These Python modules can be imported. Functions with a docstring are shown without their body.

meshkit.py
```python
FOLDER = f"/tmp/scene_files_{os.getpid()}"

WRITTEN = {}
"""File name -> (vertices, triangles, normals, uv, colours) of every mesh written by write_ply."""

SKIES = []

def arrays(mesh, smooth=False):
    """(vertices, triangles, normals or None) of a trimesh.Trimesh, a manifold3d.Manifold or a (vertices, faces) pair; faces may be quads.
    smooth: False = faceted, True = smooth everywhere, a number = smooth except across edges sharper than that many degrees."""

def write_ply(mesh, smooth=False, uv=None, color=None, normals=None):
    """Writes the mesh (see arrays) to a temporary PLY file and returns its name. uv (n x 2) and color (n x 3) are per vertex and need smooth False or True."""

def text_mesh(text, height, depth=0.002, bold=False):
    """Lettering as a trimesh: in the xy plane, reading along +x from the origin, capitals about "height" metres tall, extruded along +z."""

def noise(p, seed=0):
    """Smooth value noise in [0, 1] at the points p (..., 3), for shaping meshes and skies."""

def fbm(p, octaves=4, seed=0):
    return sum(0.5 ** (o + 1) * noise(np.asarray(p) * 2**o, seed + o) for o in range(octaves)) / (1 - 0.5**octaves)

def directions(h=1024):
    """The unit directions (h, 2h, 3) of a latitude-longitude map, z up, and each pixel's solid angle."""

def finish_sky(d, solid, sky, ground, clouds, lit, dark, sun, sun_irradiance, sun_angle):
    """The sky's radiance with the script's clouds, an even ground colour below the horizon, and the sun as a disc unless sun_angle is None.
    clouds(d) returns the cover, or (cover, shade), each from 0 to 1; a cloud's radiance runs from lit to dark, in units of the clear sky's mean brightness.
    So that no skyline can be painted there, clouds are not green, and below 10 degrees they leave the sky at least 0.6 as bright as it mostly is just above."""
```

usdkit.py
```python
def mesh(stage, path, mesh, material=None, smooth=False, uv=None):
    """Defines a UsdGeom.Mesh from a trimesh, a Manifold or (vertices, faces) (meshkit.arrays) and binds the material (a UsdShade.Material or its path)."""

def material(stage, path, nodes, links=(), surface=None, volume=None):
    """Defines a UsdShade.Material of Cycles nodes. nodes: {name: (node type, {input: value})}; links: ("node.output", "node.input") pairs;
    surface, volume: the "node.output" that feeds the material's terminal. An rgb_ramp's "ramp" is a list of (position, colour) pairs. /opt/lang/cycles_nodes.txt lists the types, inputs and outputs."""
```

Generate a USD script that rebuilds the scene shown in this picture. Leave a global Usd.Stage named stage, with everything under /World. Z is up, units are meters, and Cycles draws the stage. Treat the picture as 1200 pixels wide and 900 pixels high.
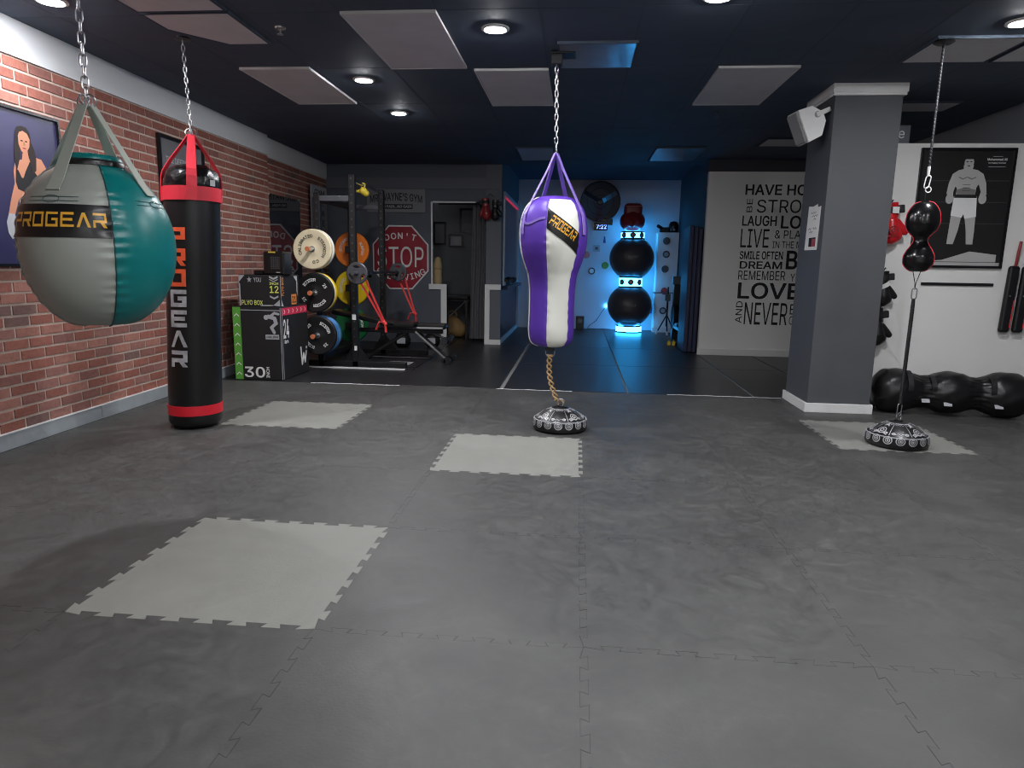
import math, random
import numpy as np, trimesh, manifold3d as m3, usdkit, meshkit
from shapely.geometry import Polygon, LineString, Point, box as sbox
from shapely import affinity, union_all
from scipy.interpolate import PchipInterpolator
from pxr import Usd, UsdGeom, UsdShade, UsdLux, Gf, Sdf

random.seed(7)
RNG = np.random.default_rng(7)
PI = math.pi
stage = Usd.Stage.CreateInMemory()
UsdGeom.SetStageUpAxis(stage, UsdGeom.Tokens.z)
UsdGeom.SetStageMetersPerUnit(stage, 1.0)
UsdGeom.Xform.Define(stage, '/World')
UsdGeom.Scope.Define(stage, '/World/Looks')

# ------------------------------------------------------------------ camera, light levels
CAM_F, CAM_YAW, CAM_PITCH, CAM_ROLL = 788.76, -0.0924, 0.1737, 0.0169
CAM_POS = np.array([1.9324, -2.2408, 1.3477])
EXPOSURE = 0.35
LAMP = 600.0          # radiance of the downlights' lenses
LED = 16.0           # radiance of the cyan LED rings
def camera():
    y, p, r = CAM_YAW, CAM_PITCH, CAM_ROLL
    f = np.array([math.sin(y)*math.cos(p), math.cos(y)*math.cos(p), -math.sin(p)])
    rt = np.array([math.cos(y), -math.sin(y), 0.0]); up = np.cross(rt, f)
    c, s = math.cos(r), math.sin(r)
    rt, up = c*rt+s*up, c*up-s*rt
    cam = UsdGeom.Camera.Define(stage, '/World/camera')
    m = Gf.Matrix4d(*rt, 0, *up, 0, *(-f), 0, *CAM_POS, 1)
    cam.AddTransformOp().Set(m)
    cam.CreateHorizontalApertureAttr(36.0); cam.CreateVerticalApertureAttr(27.0)
    cam.CreateFocalLengthAttr(36.0*CAM_F/1200)
    cam.CreateClippingRangeAttr(Gf.Vec2f(0.05, 100))
    cam.CreateExposureAttr(EXPOSURE)
camera()

# ------------------------------------------------------------------ materials
def lin(c):
    c = np.asarray(c, float)/255
    return np.where(c < .04045, c/12.92, ((c+.055)/1.055)**2.4)
MATS = {}
def mat(name, col, rough=.5, metal=0., noise=None, bump=None, spec=.5, col2=None, coat=0., wear=None):
    """noise=(scale, detail): mixes col and col2; bump=(scale, strength, distance)"""
    nodes = {'p': ('principled_bsdf', {'base_color': lin(col), 'roughness': rough, 'metallic': metal, 'specular_ior_level': spec, 'coat_weight': coat})}
    links = []
    if noise or bump:
        nodes['g'] = ('geometry', {})
    if noise:
        nodes['n'] = ('noise_texture', {'scale': noise[0], 'detail': noise[1], 'roughness': .6, 'distortion': noise[2] if len(noise) > 2 else 0.})
        links.append(('g.position', 'n.vector'))
        nodes['r'] = ('rgb_ramp', {'ramp': [(.3, lin(col)), (.7, lin(col2))]})
        links += [('n.fac', 'r.fac'), ('r.color', 'p.base_color')]
    if bump:
        nodes['bn'] = ('noise_texture', {'scale': bump[0], 'detail': 3.})
        nodes['b'] = ('bump', {'strength': bump[1], 'distance': bump[2]})
        links += [('g.position', 'bn.vector'), ('bn.fac', 'b.height'), ('b.normal', 'p.normal')]
    MATS[name] = usdkit.material(stage, '/World/Looks/'+name, nodes, links, surface='p.BSDF')
    return MATS[name]
def emit(name, col, strength):
    MATS[name] = usdkit.material(stage, '/World/Looks/'+name, {'e': ('emission', {'color': lin(col), 'strength': strength})}, [], surface='e.emission')
def floor_mat(name, a, b, c, rough, var):
    """scuffed EVA foam: two layers of swirly dust over the base colour"""
    nodes = {'g': ('geometry', {}),
             'n1': ('noise_texture', {'scale': 1.1, 'detail': 6., 'roughness': .62, 'distortion': 1.3}),
             'n2': ('noise_texture', {'scale': 5.5, 'detail': 5., 'roughness': .6, 'distortion': 2.2}),
             'n3': ('noise_texture', {'scale': 90., 'detail': 2.}),
             'r1': ('rgb_ramp', {'ramp': [(.3, lin(a)), (.55, lin(b)), (.8, lin(c))]}),
             'r2': ('rgb_ramp', {'ramp': [(.35, (1-var, 1-var, 1-var)), (.6, (1, 1, 1)), (.78, (1+1.5*var, 1+1.5*var, 1+1.4*var))]}),
             'mx': ('mix', {'mix_type': 'multiply', 'fac': 1.}),
             'rr': ('map_range', {'from_min': .3, 'from_max': .7, 'to_min': rough-.07, 'to_max': rough+.1}),
             'b': ('bump', {'strength': .25, 'distance': .002}),
             'p': ('principled_bsdf', {'roughness': rough, 'specular_ior_level': .45})}
    links = [('g.position', 'n1.vector'), ('g.position', 'n2.vector'), ('g.position', 'n3.vector'), ('n1.fac', 'r1.fac'), ('n2.fac', 'r2.fac'),
             ('r1.color', 'mx.color1'), ('r2.color', 'mx.color2'), ('mx.color', 'p.base_color'), ('n2.fac', 'rr.value'), ('rr.result', 'p.roughness'),
             ('n3.fac', 'b.height'), ('b.normal', 'p.normal')]
    MATS[name] = usdkit.material(stage, '/World/Looks/'+name, nodes, links, surface='p.BSDF')
floor_mat('eva_dark', (65, 65, 64), (75, 75, 73), (88, 88, 85), .5, .2)
floor_mat('eva_light', (126, 126, 120), (133, 133, 127), (140, 140, 133), .6, .07)
mat('eva_seam', (52, 52, 51), .8)
mat('rubber', (31, 31, 33), .36, noise=(3., 5., .5), col2=(40, 40, 42), bump=(120, .15, .002))
mat('concrete', (112, 112, 110), .8, noise=(6., 4.), col2=(130, 130, 128))
mat('ceiling_black', (74, 83, 97), .75, noise=(2., 3.), col2=(80, 89, 104), spec=.2)
mat('grid_black', (70, 79, 92), .75, spec=.2)
mat('panel_grey', (200, 198, 201), .7, noise=(3., 3.), col2=(210, 208, 211))
mat('panel_gloss', (120, 122, 132), .15, noise=(3., 3.), col2=(112, 114, 124))
mat('panel_rim', (205, 203, 203), .5)
mat('black_metal', (22, 22, 24), .4, spec=.5)
mat('black_matte', (24, 24, 26), .65)
mat('black_plastic', (18, 18, 20), .3)
for i, c in enumerate([(136, 84, 72), (128, 78, 67), (121, 80, 72), (144, 98, 86), (106, 80, 74), (134, 92, 83)]):
    mat('brick_%d' % i, c, .85, noise=(26., 5., .4), col2=tuple(min(255, int(k*1.16)+4) for k in c), bump=(60, .5, .004))
mat('mortar', (196, 178, 166), .9, noise=(40., 3.), col2=(180, 162, 150))
mat('band_grey', (222, 224, 226), .7)
mat('skirting_grey', (160, 166, 170), .5, noise=(5., 3.), col2=(146, 152, 156))
mat('paint_dark', (98, 101, 108), .7)
mat('paint_darker', (86, 91, 100), .7)
mat('paint_black', (58, 62, 70), .75)
mat('paint_column', (78, 80, 84), .65)
mat('paint_white', (232, 231, 227), .7)
mat('paint_mid', (140, 143, 148), .7)
mat('paint_cool', (200, 203, 210), .7)
mat('paint_offwhite', (232, 232, 228), .75)
mat('trim_white', (222, 222, 220), .5)
mat('navy_panel', (26, 34, 66), .25)
mat('navy_foam', (40, 44, 72), .55)
mat('mirror', (150, 150, 155), .03, metal=1.)
mat('chrome', (205, 205, 208), .25, metal=1.)
mat('steel', (190, 190, 192), .3, metal=1.)
mat('vinyl_teal', (0, 112, 112), .36, bump=(300, .05, .001))
mat('vinyl_grey', (152, 156, 148), .42, bump=(300, .05, .001))
mat('vinyl_black', (20, 20, 21), .36, bump=(250, .06, .001))
mat('vinyl_shiny', (14, 14, 15), .2, bump=(22, .5, .02))
mat('vinyl_purple', (84, 50, 160), .45, bump=(200, .05, .001))
mat('vinyl_white', (226, 226, 216), .5)
mat('strap_grey', (166, 170, 160), .6)
mat('strap_purple', (132, 108, 190), .55)
mat('strap_red', (214, 46, 62), .5)
mat('band_red', (220, 30, 48), .5)
mat('gold', (226, 168, 52), .4)
mat('print_orange', (232, 92, 52), .45)
mat('print_silver', (196, 196, 198), .4, noise=(14., 2.), col2=(150, 150, 154))
mat('print_white', (228, 228, 226), .6)
mat('print_black', (26, 26, 28), .6)
mat('print_grey', (170, 172, 176), .6)
mat('rope', (196, 160, 112), .8)
mat('plate_cream', (226, 212, 178), .5)
mat('plate_orange', (226, 116, 24), .5)
mat('plate_yellow', (222, 188, 12), .5)
mat('plate_green', (14, 96, 52), .5)
mat('plate_blue', (60, 120, 190), .5)
mat('plate_sky', (100, 160, 200), .5)
mat('plate_black', (20, 20, 21), .5)
mat('iron', (92, 94, 98), .4, metal=.6)
mat('cap_orange', (206, 120, 78), .5)
mat('band_coral', (232, 66, 66), .5)
mat('sign_red', (150, 24, 44), .45)
mat('sign_grey', (120, 122, 126), .6)
mat('green_stripe', (92, 164, 62), .5)
mat('red_stripe', (204, 44, 74), .5)
mat('lime', (206, 214, 110), .5)
mat('badge_orange', (206, 130, 70), .5)
mat('glove_red', (206, 32, 40), .3)
mat('glove_maroon', (140, 40, 44), .35)
mat('glove_black', (22, 22, 23), .35)
mat('ball_grey', (74, 74, 80), .4)
mat('curtain', (98, 98, 102), .8)
mat('cream_cloth', (170, 150, 110), .8)
mat('tan', (150, 118, 72), .7)
mat('speaker_white', (206, 206, 204), .5)
mat('speaker_grille', (136, 136, 138), .6)
mat('poster_indigo', (52, 50, 84), .35)
mat('skin', (196, 134, 104), .5)
mat('hair_dark', (36, 26, 24), .5)
mat('skin_bw', (178, 176, 174), .5)
mat('skin_bw_dark', (120, 118, 117), .5)
mat('bw_dark', (34, 33, 33), .35)
mat('bw_mid', (62, 60, 60), .4)
mat('poster_grey', (112, 112, 116), .3)
mat('rope_yellow', (196, 190, 110), .6)
mat('yellow', (216, 190, 60), .5)
mat('badge_dark', (70, 74, 80), .4)
mat('badge_red', (170, 60, 66), .4)
mat('badge_green', (70, 140, 60), .4)
mat('badge_pink', (196, 120, 120), .4)
mat('platform', (26, 26, 28), .5)
mat('silver_patch', (150, 150, 150), .45)
mat('blue_dark', (34, 60, 130), .4)
mat('teal_dark', (10, 70, 72), .45)
emit('lamp_dim', (250, 251, 255), 60.)
emit('lamp', (250, 251, 255), LAMP)
emit('led_cyan', (50, 168, 255), LED)
emit('led_clock', (120, 150, 255), 2.6)
emit('led_pink', (255, 70, 110), .35)
emit('led_teal', (60, 230, 190), .25)
MATS['pane'] = usdkit.material(stage, '/World/Looks/pane', {
    'f': ('fresnel', {'IOR': 1.5}), 't': ('transparent_bsdf', {'color': (.72, .75, .85)}), 'g': ('glossy_bsdf', {'color': (.9, .9, .95), 'roughness': .03}),
    'm': ('mix_closure', {})}, [('f.fac', 'm.fac'), ('t.BSDF', 'm.closure1'), ('g.BSDF', 'm.closure2')], surface='m.closure')

# ------------------------------------------------------------------ scene tree helpers
USED = set()
def numbered(path):
    if path not in USED:
        USED.add(path); return path
    k = 1
    while '%s_%03d' % (path, k) in USED: k += 1
    USED.add('%s_%03d' % (path, k)); return '%s_%03d' % (path, k)
def pathof(parent):
    return '/World' if parent is None else str(parent.GetPath())
def meta(p, label=None, cat=None, group=None, kind=None):
    for k, v in (('label', label), ('category', cat), ('group', group), ('kind', kind)):
        if v: p.SetCustomDataByKey(k, v)
    return p
def obj(name, mesh, m, parent=None, smooth=False, **kw):
    if isinstance(mesh, list): mesh = join(mesh)
    p = usdkit.mesh(stage, numbered(pathof(parent)+'/'+name), mesh, MATS[m], smooth).GetPrim()
    p.GetAttribute('doubleSided').Set(True) if p.GetAttribute('doubleSided') else None
    return meta(p, **kw)
def thing(name, label, cat, loc=(0, 0, 0), rotz=0., group=None, parent=None, kind=None):
    x = UsdGeom.Xform.Define(stage, numbered(pathof(parent)+'/'+name))
    if parent is None:
        x.AddTranslateOp().Set(Gf.Vec3d(*map(float, loc)))
        if rotz: x.AddRotateZOp().Set(float(rotz))
    return meta(x.GetPrim(), label, cat, group, kind)
def part(name, parent, **kw):
    return meta(UsdGeom.Xform.Define(stage, numbered(pathof(parent)+'/'+name)).GetPrim(), **kw)
def dup(root, loc, rotz, label, group=None):
    was = root.GetCustomData()
    base = root.GetName().rstrip('0123456789').rstrip('_')
    r = thing(base, label, was['category'], loc, rotz, group or was.get('group'))
    r.GetReferences().AddInternalReference(root.GetPath()); r.SetInstanceable(True)
    return r
def objs(name, ms, m, parent=None, smooth=False, **kw):
    for q in ms: obj(name, q, m, parent, smooth, **kw)
def setting(name):
    return thing(name, None, None, kind='structure')

# ------------------------------------------------------------------ geometry helpers
def join(ms):
    ms = [trimesh.Trimesh(*(lambda a: (a[0], a[1]))(meshkit.arrays(m)), process=False) if not isinstance(m, trimesh.Trimesh) else m for m in ms]
    return trimesh.util.concatenate(ms) if len(ms) > 1 else ms[0]
def bx(x0, y0, z0, x1, y1, z1, c=0.):
    if c <= 0:
        b = trimesh.creation.box((x1-x0, y1-y0, z1-z0)); b.apply_translation(((x0+x1)/2, (y0+y1)/2, (z0+z1)/2)); return b
    v = []
    for sx in (0, 1):
        for sy in (0, 1):
            for sz in (0, 1):
                p = np.array([(x0, x1)[sx], (y0, y1)[sy], (z0, z1)[sz]]); d = np.array([1-2*sx, 1-2*sy, 1-2*sz])*c
                for k in range(3):
                    q = p+d; q[k] = p[k]; v.append(q)
    return trimesh.convex.convex_hull(np.array(v))
class Fr:
    """a flat frame: origin, right, up; the normal faces out"""
    def __init__(s, o, r, u):
        s.o = np.asarray(o, float); s.r = np.asarray(r, float); s.u = np.asarray(u, float)
        s.r /= np.linalg.norm(s.r); s.u /= np.linalg.norm(s.u); s.n = np.cross(s.r, s.u)
    def put(s, mesh, dx=0, dy=0, dz=0, rot=0):
        m = mesh.copy(); v = m.vertices.copy()
        c, sn = math.cos(rot), math.sin(rot)
        a, b = v[:, 0]*c-v[:, 1]*sn+dx, v[:, 0]*sn+v[:, 1]*c+dy
        m.vertices = s.o+a[:, None]*s.r+b[:, None]*s.u+(v[:, 2]+dz)[:, None]*s.n
        return m
    def box(s, x0, y0, x1, y1, z0, z1, c=0.):
        return s.put(bx(x0, y0, z0, x1, y1, z1, c))
    def poly(s, pts, z0, th):
        return s.put(ext(pts, th), dz=z0)
def ext(poly, th):
    if not hasattr(poly, 'geom_type'): poly = Polygon(poly)
    if not poly.is_valid: poly = poly.buffer(0)
    gs = [g for g in getattr(poly, 'geoms', [poly]) if g.area > 1e-9]
    return join([trimesh.creation.extrude_polygon(g, th, engine='earcut') for g in gs])
def frame_rect(F, x0, y0, x1, y1, w, z0, z1):
    return [F.box(x0, y0, x1, y0+w, z0, z1), F.box(x0, y1-w, x1, y1, z0, z1), F.box(x0, y0+w, x0+w, y1-w, z0, z1), F.box(x1-w, y0+w, x1, y1-w, z0, z1)]
def text(s, h, bold=True, width=None, depth=.0015):
    t = meshkit.text_mesh(s, h, depth, bold)
    t.apply_translation((-t.bounds[0][0], -max(t.bounds[0][1], -h*.02) if False else 0, 0))
    if width: t.apply_scale((width/(t.bounds[1][0]), 1, 1))
    return t
def lettering(F, s, x0, z0, x1, z1, bold=True, off=.001, depth=.0015):
    """text filling the rectangle of the frame"""
    t = meshkit.text_mesh(s, 1., 1., bold); b = t.bounds
    t.apply_translation((-b[0][0], -b[0][1], 0)); t.apply_scale(((x1-x0)/(b[1][0]-b[0][0]), (z1-z0)/(b[1][1]-b[0][1]), depth))
    return F.put(t, x0, z0, off)
def vlettering(F, s, x0, z0, x1, z1, bold=True, off=.001, depth=.0015):
    """text reading upwards, filling the rectangle"""
    t = meshkit.text_mesh(s, 1., 1., bold); b = t.bounds
    t.apply_translation((-b[0][0], -b[0][1], 0)); t.apply_scale(((z1-z0)/(b[1][0]-b[0][0]), (x1-x0)/(b[1][1]-b[0][1]), depth))
    return F.put(t, x1, z0, off, rot=PI/2)
def arc_text(F, s, cx, cz, R, a0, a1, h, under=False, bold=True, off=.001):
    out = []; n = len(s)
    for k, ch in enumerate(s):
        a = a0+(a1-a0)*k/(n-1)
        if ch == ' ': continue
        t = meshkit.text_mesh(ch, h, .0015, bold); w = t.bounds[1][0]+t.bounds[0][0]
        t.apply_translation((-w/2, -h/2, 0))
        out.append(F.put(t, cx+R*math.cos(a), cz+R*math.sin(a), off, rot=a-PI/2 if not under else a+PI/2))
    return out
def rotmat(axis_to):
    return trimesh.geometry.align_vectors((0, 0, 1), np.asarray(axis_to, float))
def cyl(p0, p1, r, n=20, r2=None):
    p0, p1 = np.asarray(p0, float), np.asarray(p1, float); L = np.linalg.norm(p1-p0); r2 = r if r2 is None else r2
    m = trimesh.creation.revolve([(0, 0), (r, 0), (r2, L), (0, L)], sections=n)
    m.apply_transform(rotmat((p1-p0)/L)); m.apply_translation(p0); return m
def lathe(prof, n=40, loc=(0, 0, 0), axis=(0, 0, 1)):
    m = trimesh.creation.revolve(np.asarray(prof, float), sections=n)
    if tuple(axis) != (0, 0, 1): m.apply_transform(rotmat(axis))
    m.apply_translation(loc); return m
def tube(pts, r, n=8, closed=False):
    p = np.asarray(pts, float)
    t = (np.roll(p, -1, 0)-np.roll(p, 1, 0)) if closed else np.gradient(p, axis=0)
    t /= np.linalg.norm(t, axis=1, keepdims=True)+1e-12
    nrm = np.zeros_like(p); a = np.array([0, 0, 1.]) if abs(t[0, 2]) < .9 else np.array([1., 0, 0])
    for i in range(len(p)):
        a = a-t[i]*(a@t[i]); a /= np.linalg.norm(a)+1e-12; nrm[i] = a
    b = np.cross(t, nrm); ang = np.arange(n)*2*PI/n
    rr = np.broadcast_to(r, (len(p),))
    v = (p[:, None]+rr[:, None, None]*(np.cos(ang)[None, :, None]*nrm[:, None]+np.sin(ang)[None, :, None]*b[:, None])).reshape(-1, 3)
    f = []
    m = len(p) if closed else len(p)-1
    for i in range(m):
        for j in range(n):
            q = [i*n+j, i*n+(j+1) % n, ((i+1) % len(p))*n+(j+1) % n, ((i+1) % len(p))*n+j]
            f += [[q[0], q[1], q[2]], [q[0], q[2], q[3]]]
    if not closed:
        for base, flip in ((0, 1), ((len(p)-1)*n, 0)):
            for j in range(1, n-1):
                f.append([base, base+j+1, base+j] if flip else [base, base+j, base+j+1])
    T = trimesh.Trimesh(v, f, process=False); T.fix_normals() if False else None
    return T
def ring(c, nrm, R, r, n=28, m=8):
    a = np.arange(n)*2*PI/n
    p = np.stack([R*np.cos(a), R*np.sin(a), 0*a], 1)
    p = p@rotmat(np.asarray(nrm, float)/np.linalg.norm(nrm))[:3, :3].T+np.asarray(c, float)
    return tube(p, r, m, True)
def link(c, d, side, L, w, r, n=8):
    """an oval chain link: long axis d, wide axis side"""
    a = np.linspace(0, PI, n); h = L/2-w/2
    x = np.concatenate([w/2*np.cos(a), -w/2*np.cos(a)]); z = np.concatenate([h+w/2*np.sin(a), -h-w/2*np.sin(a)])
    p = np.asarray(c)+x[:, None]*np.asarray(side)+z[:, None]*np.asarray(d)
    return tube(p, r, 6, True)
def chain(parent, p0, p1, pitch, w, r, m='chrome', name='chain'):
    p0, p1 = np.asarray(p0, float), np.asarray(p1, float); L = np.linalg.norm(p1-p0); d = (p1-p0)/L
    s1 = np.cross(d, (.3, 1, 0)); s1 /= np.linalg.norm(s1); s2 = np.cross(d, s1); n = max(2, int(round(L/pitch)))
    s1, s2 = (s1*.8+s2*.6), (s2*.8-s1*.6)
    X = part(name, parent)
    for k in range(n):
        obj('link', link(p0+d*L*(k+.5)/n, d, s1 if k % 2 else s2, L/n+2.6*r, w, r), m, X, True)
    return X
def ribbon(pts, wid, widths, th):
    """flat strap along pts; wid: width direction (one or one per point)"""
    p = np.asarray(pts, float); wd = np.broadcast_to(np.asarray(wid, float), p.shape).copy(); wd /= np.linalg.norm(wd, axis=1, keepdims=True)
    t = np.gradient(p, axis=0); t /= np.linalg.norm(t, axis=1, keepdims=True)
    wd -= t*np.sum(t*wd, 1, keepdims=True); wd /= np.linalg.norm(wd, axis=1, keepdims=True); nn = np.cross(t, wd)
    hw = np.broadcast_to(widths, (len(p),))[:, None]/2
    v = np.stack([p-wd*hw-nn*th/2, p+wd*hw-nn*th/2, p+wd*hw+nn*th/2, p-wd*hw+nn*th/2], 1).reshape(-1, 3)
    f = []
    for i in range(len(p)-1):
        for j in range(4):
            q = [i*4+j, i*4+(j+1) % 4, (i+1)*4+(j+1) % 4, (i+1)*4+j]; f += [[q[0], q[1], q[2]], [q[0], q[2], q[3]]]
    e = (len(p)-1)*4; f += [[0, 2, 1], [0, 3, 2], [e, e+1, e+2], [e, e+2, e+3]]
    return trimesh.Trimesh(v, f, process=False)
def grid_sheet(fn, u, v):
    U, V = np.meshgrid(u, v, indexing='ij'); P = fn(U.ravel(), V.ravel()); nu, nv = len(u), len(v)
    i, j = np.meshgrid(np.arange(nu-1), np.arange(nv-1), indexing='ij'); q = (i*nv+j).ravel()
    f = np.vstack([np.stack([q, q+nv, q+nv+1], 1), np.stack([q, q+nv+1, q+1], 1)])
    return trimesh.Trimesh(P, f, process=False)
def wrap(poly, fn, step):
    """a flat polygon laid on a curved surface by fn(u, v) -> points"""
    if isinstance(poly, trimesh.Trimesh): out = poly
    else:
        gs = [g for g in getattr(poly, 'geoms', [poly]) if g.area > 1e-10]; ms = []
        for g in gs:
            v, f = trimesh.creation.triangulate_polygon(g, engine='earcut'); ms.append(trimesh.Trimesh(np.column_stack([v, np.zeros(len(v))]), f, process=False))
        out = join(ms)
    v, f = trimesh.remesh.subdivide_to_size(out.vertices, out.faces, step, max_iter=12)
    return trimesh.Trimesh(fn(v[:, 0], v[:, 1]), f, process=False)
def hull_spheres(ps):
    out = []
    for c, r in ps:
        s = trimesh.creation.icosphere(2, r); s.apply_translation(c); out.append(s.vertices)
    return trimesh.convex.convex_hull(np.vstack(out))
def blend(meshes, edge=.012, it=10):
    """union of convex meshes, refined and smoothed to one skin"""
    M = None
    for m in meshes:
        k = m3.Manifold(m3.Mesh(np.asarray(m.vertices, np.float32), np.asarray(m.faces, np.uint32)))
        M = k if M is None else M+k
    M = M.refine_to_length(edge); a = M.to_mesh()
    T = trimesh.Trimesh(a.vert_properties[:, :3], a.tri_verts, process=True)
    trimesh.smoothing.filter_taubin(T, iterations=it); return T
def xf(mesh, loc=(0, 0, 0), rz=0, ry=0, rx=0, s=1.):
    m = mesh.copy(); R = trimesh.transformations.euler_matrix(rx, ry, rz)
    m.apply_scale(s); m.apply_transform(R); m.apply_translation(loc); return m

# glyphs of the squared sports lettering on the bags (unit cell, 1 wide, 1 high)
def glyph(ch, t=.2):
    S = lambda *p: LineString(p).buffer(t/2, cap_style=2, join_style=2)
    h = t/2
    G = {'P': [S((0, 1-h), (1-h, 1-h), (1-h, .42), (h, .42), (h, 0))],
         'R': [S((0, 1-h), (1-h, 1-h), (1-h, .42), (h, .42), (h, 0)), Polygon([(.45, .42), (.72, .42), (1.02, 0), (.74, 0)])],
         'O': [S((.12, 1-h), (1-h, 1-h), (1-h, h), (h, h), (h, 1-h), (.3, 1-h))],
         'G': [S((1, 1-h), (h, 1-h), (h, h), (1-h, h), (1-h, .5), (.5, .5))],
         'E': [S((1, 1-h), (h, 1-h), (h, h), (1, h)), S((h, .5), (.9, .5))],
         'A': [Polygon([(0, 0), (.4, 1), (.62, 1), (1.02, 0), (.8, 0), (.51, .74), (.22, 0)])]}
    return union_all(G[ch])
def word(s, gap=.22, t=.2):
    x, out = 0., []
    for ch in s:
        out.append(affinity.translate(glyph(ch, t), x, 0)); x += 1+gap
    return union_all(out), x-gap
EZ = (0, 0, 1); EX = (1, 0, 0); EY = (0, 1, 0)

# ================================================================== THE SETTING
# ---- floor of interlocking foam mats, rubber tiles behind
floor = setting('floor')
obj('base', bx(-3, -4, -.2, 7.3, 5.07, -.0025), 'eva_seam', floor)
obj('base', bx(-3, 5.07, -.2, 7.3, 13.2, -.012), 'concrete', floor)
def dovetail(flip, n=15, a=.014):
    pts = [(0, 0)]; w = 1./n
    for k in range(n):
        if k % 2 == 0: continue
        x0, x1 = k*w, (k+1)*w; f = .1*w
        pts += [(x0+f, -a), (x0-f, a), (x1+f, a), (x1-f, -a)]
    q = [(0, 0)]
    for p in pts[1:]: q.append(p)
    q.append((1, 0)); return np.array(q)*[1, flip]
DT = dovetail(1)
def mat_poly(i, j):
    bot = DT+[i, j]; top = DT+[i, j+1]
    lef = np.stack([i+DT[:, 1], j+DT[:, 0]], 1); rig = lef+[1, 0]
    return Polygon(np.vstack([bot[:-1], rig[:-1], top[::-1][:-1], lef[::-1][:-1]]))
room = Polygon([(-2.03-.0349*(-4-2), -4), (7.15, -4), (7.15, 4.84), (4.76, 4.84), (4.76, 4.41), (4.2, 4.41), (4.2, 5.06), (-2.03-.0349*(5.06-2), 5.06)])
LIGHT = {(0, 0): 'pale grey interlocking mat', (1, 2): 'pale grey interlocking mat', (-1, 3): 'pale grey interlocking mat', (4, 3): 'pale grey interlocking mat'}
for i in range(-3, 8):
    for j in range(-4, 6):
        p = mat_poly(i, j).intersection(room)
        if p.area < .002: continue
        p = p.buffer(-.0007, join_style=2)
        if p.is_empty: continue
        light = (i, j) in LIGHT
        m = ext(p, .013); m.apply_translation((0, 0, -.013+(RNG.random()-.5)*.0006))
        obj('mat', m, 'eva_light' if light else 'eva_dark', floor, label=LIGHT.get((i, j)))
# worn pale lip of the mats' far edge
for x0, x1 in ((-1.05, -.02), (1.08, 1.92), (2.95, 4.15)):
    pts = [(x0, 0)]
    n = int((x1-x0)/.05)
    top = [(x0+(x1-x0)*k/n, .020+.014*RNG.random()) for k in range(n+1)]
    m = ext(Polygon([(x0, 0), (x1, 0)]+top[::-1]), .003); m.apply_translation((0, 5.063, -.004)); obj('mat_edge', m, 'print_white', floor, label='worn pale edge of the foam mats')
xs = [-2.2, -.2, 1.13, 2.53, 3.88, 4.72, 6.2]; ys = [5.09, 7.15, 9.25, 11.2, 12.85]
gaps = {1: .012, 2: .05, 3: .02, 4: .035, 5: .045}
for a in range(len(xs)-1):
    for b in range(len(ys)-1):
        gx0 = gaps.get(a, .01)/2; gx1 = gaps.get(a+1, .01)/2
        if ys[b] > 8.6 and xs[a] > 3.8: continue
        obj('rubber_tile', bx(xs[a]+gx0, ys[b]+.004, -.012, xs[a+1]-gx1, ys[b+1]-.004, -.001, .002), 'rubber', floor)

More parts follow.
